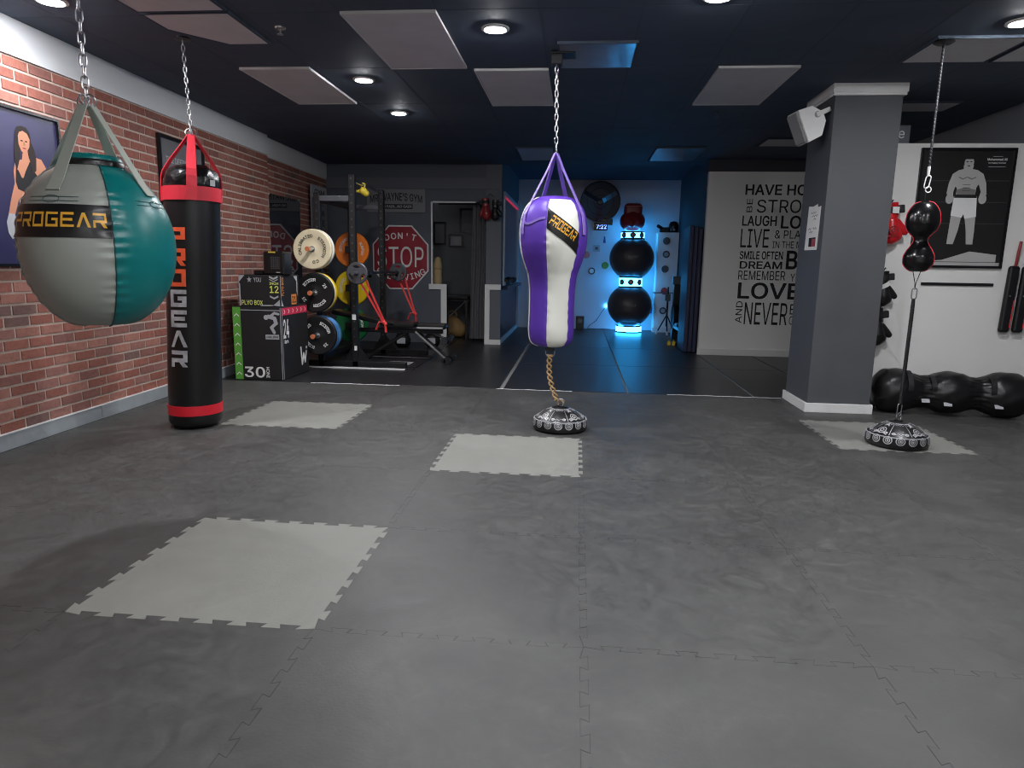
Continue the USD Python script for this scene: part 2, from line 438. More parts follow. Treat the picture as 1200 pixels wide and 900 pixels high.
# ---- ceiling
ceil = setting('ceiling')
obj('slab', bx(-3, -4.2, 3.0, 7.4, 9.35, 3.1), 'ceiling_black', ceil)
obj('slab', bx(-3, 9.35, 3.19, 7.4, 13.3, 3.3), 'ceiling_black', ceil)
g = []
for k in range(-4, 11):
    x = .305+.67*k-.02
    if -2.2 < x < 6.9: g.append(bx(x, -3.9, 2.9992, x+.012, 9.3, 3.0))
for y in np.arange(-2.68, 9.2, 1.29): g.append(bx(-2.2, y, 2.9993, 6.9, y+.012, 3.0))
obj('grid', g, 'grid_black', ceil)
def panel(x0, x1, y0, y1, m='panel_grey', pts=None, rim=True):
    pl = Polygon(pts) if pts else sbox(x0, y0, x1, y1)
    a = ext(pl.buffer(-.012, join_style=2), .012); a.apply_translation((0, 0, 2.984))
    P = part('panel', ceil)
    obj('tile', a, m, P)
    b = ext(pl.difference(pl.buffer(-.014, join_style=2)), .02); b.apply_translation((0, 0, 2.98)); obj('rim', b, 'panel_rim' if rim else 'grid_black', P)
panel(.30, .95, 2.47, 3.75); panel(1.0, 1.635, 3.82, 5.1); panel(-1.035, -.41, 3.71, 4.985)
panel(1.73, 2.33, 3.14, 3.80, 'panel_gloss', rim=False)
panel(3.04, 3.695, 3.81, 5.11); panel(1.01, 1.545, 7.63, 8.78, 'panel_gloss', rim=False); panel(2.97, 3.66, 7.62, 8.82, 'panel_gloss', rim=False)
panel(4.42, 5.06, 3.13, 3.73, rim=False); panel(5.09, 5.74, 3.13, 3.73, rim=False)
panel(0, 0, 0, 0, pts=[(-1.07, 2.41), (-.445, 2.41), (-.45, 3.07), (-.78, 3.07), (-1.07, 2.72)], rim=False)
panel(-1.07, -.44, 1.75, 2.385, rim=False)
panel(4.28, 4.86, 6.95, 7.5, 'panel_grey', rim=False); panel(5.0, 5.62, 5.05, 5.45, 'panel_grey', rim=False)

# ---- left wall: single bricks in front, recessed behind x of the pillar edge
wl = setting('wall_left')
UL = np.array([-.0349, 1, 0]); UL /= np.linalg.norm(UL)
FL = Fr((-2.06, 2, 0), UL, EZ)                    # right = away from the camera, normal into the room
obj('core', FL.box(-6.2, 0, 4.76, 3.05, -.3, -.005), 'mortar', wl)
obj('core', FL.box(4.76, 0, 11.2, 3.05, -.36, -.065), 'mortar', wl)
obj('upper_band', FL.box(-6.2, 2.745, 4.76, 3.0, -.012, .012), 'band_grey', wl)
obj('upper_band', FL.box(4.76, 2.745, 7.35, 3.0, -.072, -.05), 'band_grey', wl)
BL, BH, J = .238, .0822, .0142
bricks = []
for row in range(32):
    z0 = .118+row*BH; off = (row % 2)*BL/2+.02*math.sin(row*2.3)
    for k in range(-18, 34):
        u0 = k*BL+off; u1 = u0+BL-J
        for (lo, hi, d) in ((-4.2, 4.76, 0.), (4.772, 7.4, -.06)):
            a, b = max(u0, lo), min(u1, hi)
            if b-a < .03: continue
            if hi < 5 and a < lo+.0: continue
            bricks.append((a, b, z0, min(z0+BH-J, 2.742), d))
key = lambda q: (0 if q[0] > -.28 else 1, q[0])
bricks.sort(key=key)
def brick_mesh(q):
    a, b, z0, z1, d = q; pr = RNG.random()*.003
    c = .003
    v = np.array([(a, z0, -.013), (b, z0, -.013), (b, z1, -.013), (a, z1, -.013), (a+c, z0+c, pr), (b-c, z0+c, pr), (b-c, z1-c, pr), (a+c, z1-c, pr)])
    v[:, 2] += d
    f = [(4, 5, 6), (4, 6, 7), (0, 1, 5), (0, 5, 4), (1, 2, 6), (1, 6, 5), (2, 3, 7), (2, 7, 6), (3, 0, 4), (3, 4, 7)]
    return FL.put(trimesh.Trimesh(v, f, process=False))
rest = [[] for _ in range(6)]
for n, q in enumerate(bricks):
    k = int(RNG.choice(6, p=[.3, .24, .16, .14, .06, .1]))
    if n < 300: obj('brick', brick_mesh(q), 'brick_%d' % k, wl)
    else: rest[k].append(brick_mesh(q))
for k in range(6): obj('brickwork', rest[k], 'brick_%d' % k, wl, kind='stuff')
bs = setting('baseboard_left')
obj('board', FL.box(-6, 0, 1.035, .112, -.01, .016), 'skirting_grey', bs)
obj('board', FL.box(1.039, 0, 4.76, .112, -.01, .019), 'skirting_grey', bs)
obj('cap', FL.box(-6, .112, 4.76, .119, -.01, .02), 'trim_white', bs)

# ---- wall with the doorway
wb = setting('wall_back_left')
def wq(x0, x1, z0, z1, m='paint_dark', name='panel', y0=9.3, y1=9.42): return obj(name, bx(x0, y0, z0, x1, y1, z1), m, wb)
wq(-2.5, -.55, 0, 3.2, 'paint_darker'); wq(-.55, -.29, 0, 1.0, 'paint_darker'); wq(-.55, .38, 2.39, 3.2, 'paint_darker'); wq(.38, .64, 0, 3.2)
wq(-2.45, .64, 2.6, 2.78, 'paint_dark', 'fascia', 9.275, 9.3)
ws = setting('wall_back_middle')                  # side of the box, running away from the camera
obj('panel', bx(.5, 9.42, 0, .62, 13, .96), 'navy_panel', ws); obj('panel', bx(.5, 9.42, 2.62, .62, 13, 3.2), 'paint_dark', ws)
obj('panel', bx(.5, 9.42, .96, .62, 9.75, 2.62), 'paint_dark', ws); obj('panel', bx(.5, 12.62, .96, .62, 13, 2.62), 'paint_cool', ws)
obj('trim', bx(.6, 9.36, 0, .645, 12.9, .085), 'trim_white', ws); obj('jamb', bx(.6, 12.58, .085, .66, 12.82, 2.72), 'paint_cool', ws)
w1 = setting('window_1')
FS = Fr((.62, 9.75, 0), EY, EZ)
fr = frame_rect(FS, 0, 1.0, 2.85, 2.62, .06, -.02, .03)
obj('frame', fr, 'trim_white', w1); obj('pane', FS.box(.06, 1.06, 2.79, 2.56, -.01, -.004), 'pane', w1)
obj('light_strip', FS.box(.08, 2.53, 2.78, 2.545, .0, .012), 'led_pink', w1, label='thin pink light strip along the top'); obj('ledge', FS.box(-.1, .93, 2.9, .99, -.02, .1), 'navy_panel', w1)
t1 = setting('trim_1')                            # white outline of the doorway, left and right
for a in ((-.60, -.29, .93, 1.02), (-.39, -.29, .0, .93), (-.66, -.28, 0, .085), (-.56, -.53, 1.02, 2.39)): obj('board', bx(a[0], 9.27, a[2], a[1], 9.3 if a[0] != -.39 else 9.43, a[3]), 'trim_white', t1)
obj('board', bx(-.53, 9.28, 2.375, .2, 9.3, 2.40), 'band_grey', t1)
t2 = setting('trim_2')
for a in ((.37, .645, .94, 1.03), (.37, .455, .085, .94), (.37, .65, 0, .085)): obj('board', bx(a[0], 9.27, a[2], a[1], 9.3, a[3]), 'trim_white', t2)
wi = setting('wall_inner_room'); obj('panel', bx(-2.5, 10.9, 0, .5, 11, 3.2), 'paint_column', wi)

# ---- white rear wall with the LED stack, dark side wall, pale pilaster
wr = setting('wall_back'); obj('panel', bx(.5, 12.8, 0, 4.3, 12.95, 3.19), 'paint_cool', wr)
wd = setting('wall_side')
sd = ext([(3.92, 8.82), (4.3, 8.82), (4.4, 12.95), (4.07, 12.95)], 3.2); obj('panel', sd, 'paint_black', wd)
pil = setting('wall_pilaster')
obj('panel', bx(3.59, 12.4, 0, 4.03, 12.79, 2.09, .004), 'paint_white', pil); obj('plinth', bx(3.57, 12.36, 0, 4.12, 12.4, .1), 'trim_white', pil)

# ---- lettered wall
wv = setting('wall_lettered')
obj('panel', bx(3.9, 8.7, 0, 6.25, 8.82, 2.82), 'paint_offwhite', wv); obj('header', bx(3.88, 8.66, 2.82, 6.25, 8.84, 3.0), 'paint_black', wv)
obj('board', bx(3.88, 8.68, 0, 6.2, 8.7, .1), 'trim_white', wv)
# ---- column, right partition, outer walls
pc = setting('wall_column')
obj('shaft', bx(4.19, 4.4, 0, 4.77, 5.07, 3.0), 'paint_column', pc)
for (x0, y0, x1, y1) in ((4.165, 4.375, 4.795, 4.4), (4.165, 4.4, 4.19, 5.095), (4.77, 4.4, 4.795, 4.85), (4.19, 5.07, 4.795, 5.095)):
    obj('board', bx(x0, y0, 0, x1, y1, .09, .003), 'trim_white', pc)
for (x0, y0, x1, y1) in ((4.16, 4.37, 4.80, 4.4), (4.16, 4.4, 4.19, 5.1), (4.77, 4.4, 4.8, 4.85)):
    obj('crown', join([bx(x0, y0, 2.925, x1, y1, 3.0), bx(x0+.008, y0+.008, 2.9, x1-.008, y1, 2.925)]), 'trim_white', pc)
wp = setting('wall_partition'); obj('panel', bx(4.78, 4.85, 0, 7.2, 4.97, 2.57), 'paint_white', wp)
wx = setting('wall_right'); obj('panel', bx(6.21, 4.97, 0, 6.35, 8.85, 3.0), 'paint_mid', wx); obj('panel', bx(7.15, -4, 0, 7.3, 4.97, 3.0), 'paint_dark', wx)
wz = setting('wall_front'); obj('panel', bx(-2.4, -4.15, 0, 7.3, -4, 3.0), 'paint_offwhite', wz)

# ================================================================== LIGHTS
DL = thing('downlight', 'round recessed ceiling downlight between the pale panel and the centre bag chain', 'ceiling light', (1.30, 2.84, 2.999), 0, 'recessed downlights of the black ceiling')
obj('rim', lathe([(.07, 0), (.1, 0), (.1, -.008), (.078, -.014), (.07, -.004)], 32), 'trim_white', DL, 40)
obj('lens', lathe([(0, -.003), (.07, -.003), (.068, -.009), (.055, -.017), (.03, -.023), (0, -.025)], 32), 'lamp', DL)
for x, y, l in ((-.06, 4.12, 'round recessed ceiling downlight right of the panel above the red strapped bag'), (-.09, 5.47, 'round recessed ceiling downlight farthest into the room, the smallest'),
                (2.74, 2.33, 'round recessed ceiling downlight at the top edge above the centre of the floor'), (4.82, 2.87, 'round recessed ceiling downlight in the top right corner'),
                (-1.53, 2.19, 'round recessed ceiling downlight in the top left corner by the brick wall')):
    dup(DL, (x, y, 2.999), 0, l)
for x, y in ((1.3, -.3), (2.9, -.5), (4.8, -.3), (1.3, -2.9), (4.5, -2.9)):
    dup(DL, (x, y, 2.999), 0, 'round recessed ceiling downlight behind the camera', 'downlights behind the camera')
for i, (x, y) in enumerate(((-.24, 2.756), (3.35, 5.49), (2.18, 7.36))):
    s = thing('ceiling_sprinkler', ['small chrome ceiling sprinkler near the red strapped bag chain', 'small pale ceiling disc near the trapezoid panel by the column', 'tiny ceiling disc deep in the room near the rear panels'][i], 'sprinkler', (x, y, 3.0))
    obj('plate', lathe([(0, 0), (.04, 0), (.036, -.012), (0, -.014)], 24), 'steel' if i == 0 else 'grid_black', s, 40)
    obj('head', join([cyl((0, 0, -.012), (0, 0, -.045), .009, 10), lathe([(0, -.045), (.022, -.045), (.022, -.05), (0, -.05)], 14)]), 'steel' if i == 0 else 'grid_black', s)

# ================================================================== BALL BAG (left)
BC = np.array([-.575, 1.15, 1.415]); BR = .362; BV = 1.18
bag = thing('ball_bag', 'big round teal and grey heavy bag hanging by grey straps from a chain', 'punching bag')
SE = [-43, 47, 137, 227]
def ballp(az, lat, off=0.):
    az, lat = np.radians(az), np.radians(lat)
    d = np.min([np.abs(((np.degrees(az)-s+180) % 360)-180) for s in SE], axis=0)
    k = np.degrees(lat)
    pk = np.exp(-(d/9.)**2)*np.clip(np.cos(lat), 0, 1)*(.5+.5*np.sin(k*.78+1.2*np.sin(k*.21)))*.011+.004*np.exp(-(d/3.)**2)
    r = BR*(1.+.006*np.sin(3*az+2*lat))-pk+off
    zz = np.sin(lat); zz = np.where(zz > .93, .93+(zz-.93)*.6, zz); zz = np.where(zz < -.94, -.94+(zz+.94)*.5, zz)
    cl = np.sign(np.cos(lat))*np.abs(np.cos(lat))**np.where(lat < 0, .84, .96)
    return np.stack([BC[0]+r*cl*np.cos(az), BC[1]+r*cl*np.sin(az), BC[2]+(BR+off)*BV*zz], 1)
for k in range(4):
    obj('panel', grid_sheet(ballp, np.linspace(SE[k], SE[k]+90, 44), np.linspace(-90, 90, 110)), ['vinyl_teal', 'vinyl_grey', 'vinyl_teal', 'vinyl_grey'][k], bag, True, label=['teal vinyl panel', None, 'teal vinyl panel', None][k])
    obj('piping', tube(ballp(np.full(80, SE[k]+0.), np.linspace(-80, 72, 80), .004), .0035, 6), 'vinyl_grey' if k else 'teal_dark', bag, True)
lab = lambda u, v: ballp(u, v, .0035)
lz0, lz1 = math.degrees(math.asin(.03/BR/BV)), math.degrees(math.asin(.185/BR/BV))
bbn = obj('brand_band', grid_sheet(lab, np.linspace(-131.5, -43.8, 44), np.linspace(lz0, lz1, 12)), 'vinyl_black', bag, True, label='black band with a brand name')
w, wd_ = word('PROGEAR', .2, .17)
obj('brand_name', wrap(w, lambda u, v: ballp(-122+u*75/wd_, lz0+(lz1-lz0)*(.30+.44*v), .006), .25), 'gold', bbn, label='gold lettering')
obj('lid', lathe([(0, .46), (.07, .458), (.13, .45), (.142, .435), (.142, .42), (.0, .40)], 40, BC), 'vinyl_teal', bag, 40, label='teal vinyl lid')
obj('lid_rim', lathe([(.142, .425), (.15, .415), (.15, .395), (.10, .38)], 40, BC), 'vinyl_black', bag, 40)
objs('lid_mark', [Fr(BC+[0, 0, .0], EX, EY).put(ext(sbox(-.05, -.10, .02, -.075), .001), dz=.4565), Fr(BC, EX, EY).put(ext(sbox(.03, -.09, .06, -.06), .001), dz=.4565)], 'print_white', bag)
RT = BC+[0, 0, .70]
for k, az in enumerate((-88, 2, 92, 182)):
    e = ballp(np.array([az, az]), np.array([46., 36.]), .006); top = RT+.03*np.array([math.cos(math.radians(az)), math.sin(math.radians(az)), 0])
    mid = [top+(e[0]-top)*t+np.array([0, 0, 0]) for t in np.linspace(0, 1, 8)]
    obj('strap', ribbon(mid+[e[1]], (-math.sin(math.radians(az)), math.cos(math.radians(az)), 0), np.r_[np.linspace(.048, .062, 8), .064], .005), 'strap_grey', bag)
    obj('ring', ring(RT+.018*np.array([math.cos(math.radians(az)), math.sin(math.radians(az)), 1.2]), (-math.sin(math.radians(az)), math.cos(math.radians(az)), .3), .03, .0042), 'chrome', bag, True)
    # stitched patch under each strap
    ts = [tube(lab(np.array([az-9, az+9, az+9, az-9]), np.array([a0, a0, a0, a0])), .0012, 4) for a0 in ()]
for az in (-88, 2):
    st = []
    for dl in (31., 28.): st.append(tube(ballp(np.linspace(az-22, az+22, 24), np.full(24, dl), .003), .0013, 5))
    a = np.linspace(0, 2*PI, 30)[:-1]; st.append(tube(ballp(az+7*np.cos(a), 29.5+2.6*np.sin(a), .003), .0013, 5, True))
    obj('stitching', st, 'teal_dark', bag)
chain(bag, RT+[0, 0, .03], (BC[0], BC[1], 2.985), .052, .030, .0042)
obj('ceiling_plate', lathe([(0, 0), (.06, 0), (.06, -.012), (0, -.016)], 24, (BC[0], BC[1], 3.0)), 'black_metal', bag)

# ================================================================== LONG BLACK BAG
hb = thing('heavy_bag', 'tall black cylindrical punching bag with red straps and red bands beside the brick wall', 'punching bag')
HR = .202; LEAN = .115/2.33
def HB(m):
    m = m.copy(); v = m.vertices.copy(); v[:, 0] += -1.185+v[:, 2]*LEAN; v[:, 1] += 2.95; m.vertices = v; return m
def hr(z): return HR*(1+.012*np.sin(z*5.1))
zz = np.linspace(.06, 1.92, 60)
prof = [(0, .0), (.12, .001), (.17, .012), (.192, .035)]+[(float(hr(z)), float(z)) for z in zz]
def cylp(az, z, off=0.):
    a = np.radians(az); r = hr(z)+off
    p = np.stack([r*np.cos(a), r*np.sin(a), z], 1); p[:, 0] += -1.185+z*LEAN; p[:, 1] += 2.95; return p
body = lathe(prof+[(.19, 1.93), (0, 1.94)], 64)
obj('body', HB(body), 'vinyl_black', hb, 40)
tp = lathe([(.202, 1.88), (.204, 1.93), (.197, 1.985), (.17, 2.035), (.11, 2.07), (.05, 2.08), (0, 2.08)], 48)
tp = tp.subdivide(); vn = tp.vertices; tp.vertices = vn+(meshkit.fbm(vn*11+3, 3)-.5)[:, None]*np.array([.05, .05, .05])*np.clip((vn[:, 2:3]-1.86)*6, 0, 1)
obj('top_cover', HB(tp), 'vinyl_shiny', hb, True, label='shiny crumpled black top')
obj('band', HB(lathe([(.200, 1.80), (.212, 1.80), (.212, 1.905), (.200, 1.905)], 64)), 'strap_red', hb, 40, label='red band at the top')
obj('band', HB(lathe([(.198, .115), (.2085, .115), (.2085, .195), (.198, .195)], 64)), 'band_red', hb, 40, label='red band at the foot')
HT = np.array([-1.185+2.30*LEAN, 2.95, 2.30])
for az in (-60, 50, 118, -168):
    c, s = math.cos(math.radians(az)), math.sin(math.radians(az))
    pts = [HT+np.array([c*.02, s*.02, 0])]
    for r, z in ((.075, 2.22), (.15, 2.12), (.207, 2.03), (.217, 1.98), (.219, 1.90), (.217, 1.80)): pts.append((-1.185+z*LEAN+r*c, 2.95+r*s, z))
    obj('strap', ribbon(pts, (-s, c, 0), np.array([.05, .058, .066, .07, .072, .074, .074]), .006), 'strap_red', hb, label='red webbing strap')
    obj('ring', ring(HT+np.array([c*.014, s*.014, .022]), (-s, c, .25), .026, .004), 'chrome', hb, True)
obj('patch', wrap(affinity.rotate(sbox(-22, 1.955, -8, 2.0), 0), lambda u, v: cylp(u, v-.04, .008), 2.), 'print_grey', hb, label='small grey printed patch')
chain(hb, HT+[0, 0, .035], (HT[0]-.02, 2.95, 2.985), .038, .022, .0034)
obj('ceiling_plate', lathe([(0, 0), (.06, 0), (.06, -.012), (0, -.016)], 24, (HT[0]-.02, 2.95, 3.0)), 'black_metal', hb)
for k, ch in enumerate('PROGEAR'):
    zc = 1.53-.158*k
    obj('letter', wrap(glyph(ch, .24), lambda u, v: cylp(-113.5+u*39, zc-.066+v*.132, .003), .12), 'print_orange' if k < 3 else 'print_silver', hb, label='orange letter' if k < 3 else 'silver letter')

# ================================================================== CENTRE BAG
cb = thing('uppercut_bag', 'purple and white light bulb shaped punching bag hanging in the centre', 'punching bag')
CC = np.array([1.735, 3.38])
pts = np.array([(.001, 1.905), (.10, 1.90), (.17, 1.875), (.225, 1.82), (.26, 1.73), (.272, 1.63), (.270, 1.55), (.254, 1.45), (.225, 1.35), (.197, 1.26), (.184, 1.15), (.182, .98), (.186, .84), (.180, .765), (.155, .715), (.09, .69), (.001, .685)])
sl = np.r_[0, np.cumsum(np.linalg.norm(np.diff(pts, axis=0), axis=1))]; PR, PZ = PchipInterpolator(sl, pts[:, 0]), PchipInterpolator(sl, pts[:, 1]); ST = sl[-1]
z_of = np.linspace(0, ST, 400); ZT, RT2 = PZ(z_of)[::-1], PR(z_of)[::-1]
CS = [-101+60*k for k in range(6)]
def bulb(az, s, off=0.):
    d = np.min([np.abs(((az-c+180) % 360)-180) for c in CS], axis=0); r = PR(s); z = PZ(s); a = np.radians(az)
    pk = (np.exp(-(d/5.)**2)*(.5+.5*np.sin(s*75+np.sin(s*23)))*.0045+.004*np.exp(-(d/2.)**2))*np.clip(r/.1, 0, 1)+.004*np.exp(-((s-.78)/.05)**2)*np.cos(az/60*2*PI)**2
    r = r-pk+off*np.clip(r/.02, 0, 1)
    return np.stack([CC[0]+r*np.cos(a), CC[1]+r*np.sin(a), z], 1)
def bulbz(az, z, off=0.):
    i = np.interp(z, ZT, z_of[::-1]); return bulb(az, i, off)
for k in range(6):
    obj('panel', grid_sheet(bulb, np.linspace(CS[k], CS[k]+60, 26), np.linspace(0, ST, 130)), 'vinyl_white' if k in (0, 3) else 'vinyl_purple', cb, True, label='white vinyl panel' if k in (0, 3) else None)
for c in (190.,):
    obj('piping', tube(bulb(np.full(90, c-8.), np.linspace(.12, ST-.1, 90), .005), .0055, 6), 'vinyl_white', cb, True, label='white piping')
obj('cap', grid_sheet(lambda u, v: bulb(u, v, .003), np.linspace(0, 360, 90), np.linspace(0, .185, 16)), 'vinyl_purple', cb, True, label='purple cap over the panels')
obj('cross_strap', ribbon(bulbz(np.linspace(-170, -104, 24), 1.70+.02*np.cos(np.linspace(0, 6.3, 24)), .006), EZ, .018, .004), 'strap_purple', cb, label='lilac cross strap')
band = Polygon([(-100.6, 1.80), (-41.4, 1.605), (-41.4, 1.44), (-100.6, 1.64)])
bbn = obj('brand_band', wrap(band, lambda u, v: bulbz(u, v, .004), 4.), 'vinyl_black', cb, True, label='slanting black band with a brand name')
obj('brand_name', wrap(w, lambda u, v: bulbz(-97+43*u/wd_+8*v, 1.68-.135*u/wd_+.064*v, .006), .25), 'gold', bbn, label='gold lettering')
CT = np.array([CC[0], CC[1], 2.24])
for az in (-152, -30, 62, 125):
    c, s = math.cos(math.radians(az)), math.sin(math.radians(az))
    p = [CT+np.array([c*.012, s*.012, 0])]+[CT+(bulbz(np.array([az]), np.array([1.84]), .008)[0]-CT)*t for t in (.33, .66, 1.)]+[bulbz(np.array([az]), np.array([z]), .009)[0] for z in (1.75, 1.66, 1.6)]
    obj('strap', ribbon(p, (-s, c, 0), np.linspace(.03, .042, 7), .005), 'strap_purple', cb, label='lilac webbing strap')
obj('ring', ring(CT+[0, 0, .012], (1, .3, .2), .022, .004), 'chrome', cb, True)
chain(cb, CT+[0, 0, .03], (CC[0]-.015, 3.38, 2.93), .044, .025, .0038)
obj('tab', bx(CC[0]-.045, CC[1]-.06, .655, CC[0]+.035, CC[1]+.02, .70, .008), 'vinyl_black', cb)
obj('d_ring', ring((CC[0]-.005, CC[1]-.02, .64), (0, 1, .1), .038, .005), 'steel', cb, True)
m = thing('ceiling_mount', 'black square ceiling bracket above the centre bag chain', 'bracket')
obj('plate', bx(CC[0]-.06, 3.33, 2.975, CC[0]+.13, 3.50, 2.99, .004), 'black_metal', m)
obj('block', bx(CC[0]-.055, 3.34, 2.90, CC[0]+.03, 3.42, 2.975, .006), 'black_metal', m)
obj('eye', ring((CC[0]-.015, 3.38, 2.895), (1, .3, 0), .018, .005), 'black_metal', m, True)
rp = thing('tie_rope', 'knotted beige rope between the centre bag and its round floor weight', 'rope')
def rope(p0, p1, ph, amp=.017, n=90, tw=4.):
    t = np.linspace(0, 1, n)[:, None]; p = np.asarray(p0)*(1-t)+np.asarray(p1)*t
    a = t[:, 0]*2*PI*tw+ph; sag = np.sin(PI*t[:, 0])*(-.03)
    return tube(p+np.stack([amp*np.cos(a)+sag, amp*np.sin(a), 0*a], 1), .0075, 7)
for k in range(2): obj('strand', rope((1.728, 3.36, .62), (1.80, 3.33, .235), k*PI), 'rope', rp, True)
obj('knot', ring((1.73, 3.36, .61), (0, .2, 1), .016, .011), 'rope', rp, True); obj('loop', ring((1.83, 3.315, .222), (.3, 1, .3), .024, .004), 'rope', rp, True)

# ================================================================== ROUND FLOOR WEIGHTS
def weight(loc, label, rz, cm):
    t = thing('floor_weight', label, 'weight', loc, rz, None)
    pf = [(0, .004), (.20, .0), (.222, .012), (.228, .035), (.224, .085), (.205, .105), (.15, .145), (.09, .175), (.045, .19), (0, .192)]
    obj('body', lathe(pf, 64), 'vinyl_black', t, 30)
    S = np.array(pf[3:]); s_ = np.r_[0, np.cumsum(np.linalg.norm(np.diff(S, axis=0), axis=1))]
    fn = lambda u, v: (lambda r, z: np.stack([r*np.cos(u), r*np.sin(u), z], 1))(np.interp(v, s_, S[:, 0])+.0025, np.interp(v, s_, S[:, 1])+.0015)
    rim = []
    for k in range(16):
        a = k*2*PI/16
        for R, q in ((.033, .007), (.019, .006)):
            rim.append(wrap(affinity.translate(affinity.scale(Point(0, 0).buffer(R, 12).difference(Point(0, 0).buffer(R-q, 12)), 1/.224, 1), a, .037), fn, .015))
        rim.append(wrap(affinity.translate(affinity.scale(Point(0, 0).buffer(.008, 8), 1/.224, 1), a, .037), fn, .015))
    obj('circle_print', rim, 'print_silver', t, label='row of printed silver circles')
    up = []
    for k in range(8):
        a = k*2*PI/8
        up.append(wrap(sbox(a-.012, .08, a+.012, .235), fn, .03))
        for q in (.10, .205): up.append(wrap(LineString([(a+.06+.05*j, q+.006*math.sin(j*1.6)) for j in range(14)]).buffer(.0022), fn, .03))
        for q in range(5): up.append(wrap(affinity.scale(Point(a+.12+.135*q, .225).buffer(.007, 6), 9, 1), fn, .03))
        for q in (-1, 1): up.append(wrap(affinity.translate(affinity.scale(Point(0, 0).buffer(.013, 10).difference(Point(0, 0).buffer(.006, 8)), 5.5, 1), a+.39+q*.24, .10), fn, .02))
        if (k+cm) % 3 != 2:
            up.append(wrap(affinity.translate(affinity.scale(Point(0, 0).buffer(.036, 12).difference(Point(0, 0).buffer(.028, 12)), 5.5, 1), a+.39, .125), fn, .02))
            up.append(wrap(affinity.translate(affinity.scale(Point(0, 0).buffer(.018, 10).difference(Point(0, 0).buffer(.009, 10)), 5.5, 1), a+.39, .125), fn, .02))
            up.append(wrap(Polygon([(a+.2, .175), (a+.39, .19), (a+.58, .175), (a+.39, .225)]), fn, .03))
            up.append(wrap(LineString([(a+.1, .08), (a+.3, .10), (a+.39, .088), (a+.5, .10), (a+.68, .08)]).buffer(.003), fn, .03))
    obj('panel_print', up, 'print_silver', t, label='silver printed pattern on the wedge panels')
    obj('seam', [tube(fn(np.linspace(0, 2*PI, 80)[:-1], np.full(79, .062)), .004, 6, True)], 'print_grey', t, True)
    obj('tab', bx(-.02, -.03, .185, .02, .03, .205, .006), 'vinyl_black', t); obj('ring', ring((0, 0, .225), (.35, 1, 0), .030, .005), 'steel', t, True)
    return t
it = thing('downlight', 'dim recessed downlight inside the room behind the doorway', 'ceiling light', (-1.3, 10.15, 3.188), 0, None)
obj('rim', lathe([(.07, 0), (.1, 0), (.1, -.008), (.078, -.014), (.07, -.004)], 32), 'trim_white', it, 40); obj('lens', lathe([(0, -.003), (.07, -.003), (.05, -.02), (0, -.026)], 32), 'lamp_dim', it)
weight((1.83, 3.31, .001), 'round black floor weight with silver print under the centre bag', 20, 0)
weight((4.50, 3.22, .001), 'round black floor weight with silver print on the pale mat at the right', 50, 1)

# ================================================================== DOUBLE END BALL
de = thing('double_end_ball', 'black and red peanut shaped punch ball strung between ceiling and floor', 'punch ball')
DX, DY = 4.49, 3.19
dp = np.array([(.004, 1.872), (.05, 1.862), (.088, 1.825), (.11, 1.77), (.114, 1.72), (.10, 1.665), (.074, 1.635), (.050, 1.605), (.047, 1.585), (.058, 1.555), (.086, 1.51), (.104, 1.46), (.103, 1.425), (.082, 1.385), (.04, 1.358), (.004, 1.355)])
ds = np.r_[0, np.cumsum(np.linalg.norm(np.diff(dp, axis=0), axis=1))]; DRf, DZf = PchipInterpolator(ds, dp[:, 0]), PchipInterpolator(ds, dp[:, 1])
dfn = lambda az, s, off=0.: np.stack([DX+.03*(DZf(s)-1.6)*0+(DRf(s)+off)*np.cos(np.radians(az)), DY+(DRf(s)+off)*np.sin(np.radians(az)), DZf(s)], 1)
for k, (a0, a1, mm) in enumerate(((-192, -38, 'vinyl_shiny2'), (-38, -12, 'strap_red'), (-12, 142, 'vinyl_shiny2'), (142, 168, 'strap_red'))):
    if 'vinyl_shiny2' not in MATS: mat('vinyl_shiny2', (14, 14, 15), .22)
    obj('panel', grid_sheet(dfn, np.linspace(a0, a1, 24), np.linspace(0, ds[-1], 70)), mm, de, True, label='red side panel' if k % 2 else 'glossy black panel')
for a in (-192, -38, -12, 142):
    obj('piping', tube(dfn(np.full(60, float(a)), np.linspace(.02, ds[-1]-.02, 60), .001), .0032, 6), 'strap_red', de, True, label='red piping')
def cord(p0, p1, r, turns, m, name):
    t = np.linspace(0, 1, int(turns*8))[:, None]; p = np.asarray(p0)*(1-t)+np.asarray(p1)*t; a = t[:, 0]*2*PI*turns
    X = part(name, de)
    for ph, mm in ((0, m[0]), (PI, m[1])):
        obj('strand', tube(p+r*np.stack([np.cos(a+ph), np.sin(a+ph), 0*a], 1), r*1.05, 6), mm, X, True)
cord((DX+.0, DY, 2.97), (DX, DY, 2.12), .0048, 34, ('iron', 'black_matte'), 'upper_cord')
obj('end_sleeve', cyl((DX, DY, 2.12), (DX, DY, 2.05), .011, 12, .008), 'print_white', de, 40)
obj('upper_hook', [link((DX, DY, 2.01), (.15, 0, 1), (1, 0, 0), .09, .034, .0045), ring((DX+.012, DY, 1.955), (0, 1, 0), .02, .004)], 'print_white', de, True)
obj('tie', tube([(DX, DY, 1.965), (DX-.004, DY, 1.92), (DX, DY, 1.868)], .003, 6), 'black_matte', de, True)
obj('lower_tie', [tube([(DX+s*.028, DY, 1.36), (DX+s*.004, DY, 1.27), (DX, DY, 1.22)], .003, 6) for s in (-1, 1)], 'black_matte', de, True)
obj('carabiner', link((DX, DY, 1.19), (0, 0, 1), (1, 0, 0), .085, .036, .005), 'chrome', de, True)
obj('sleeve', cyl((DX, DY, 1.15), (DX, DY, 1.08), .012, 12, .014), 'black_matte', de)
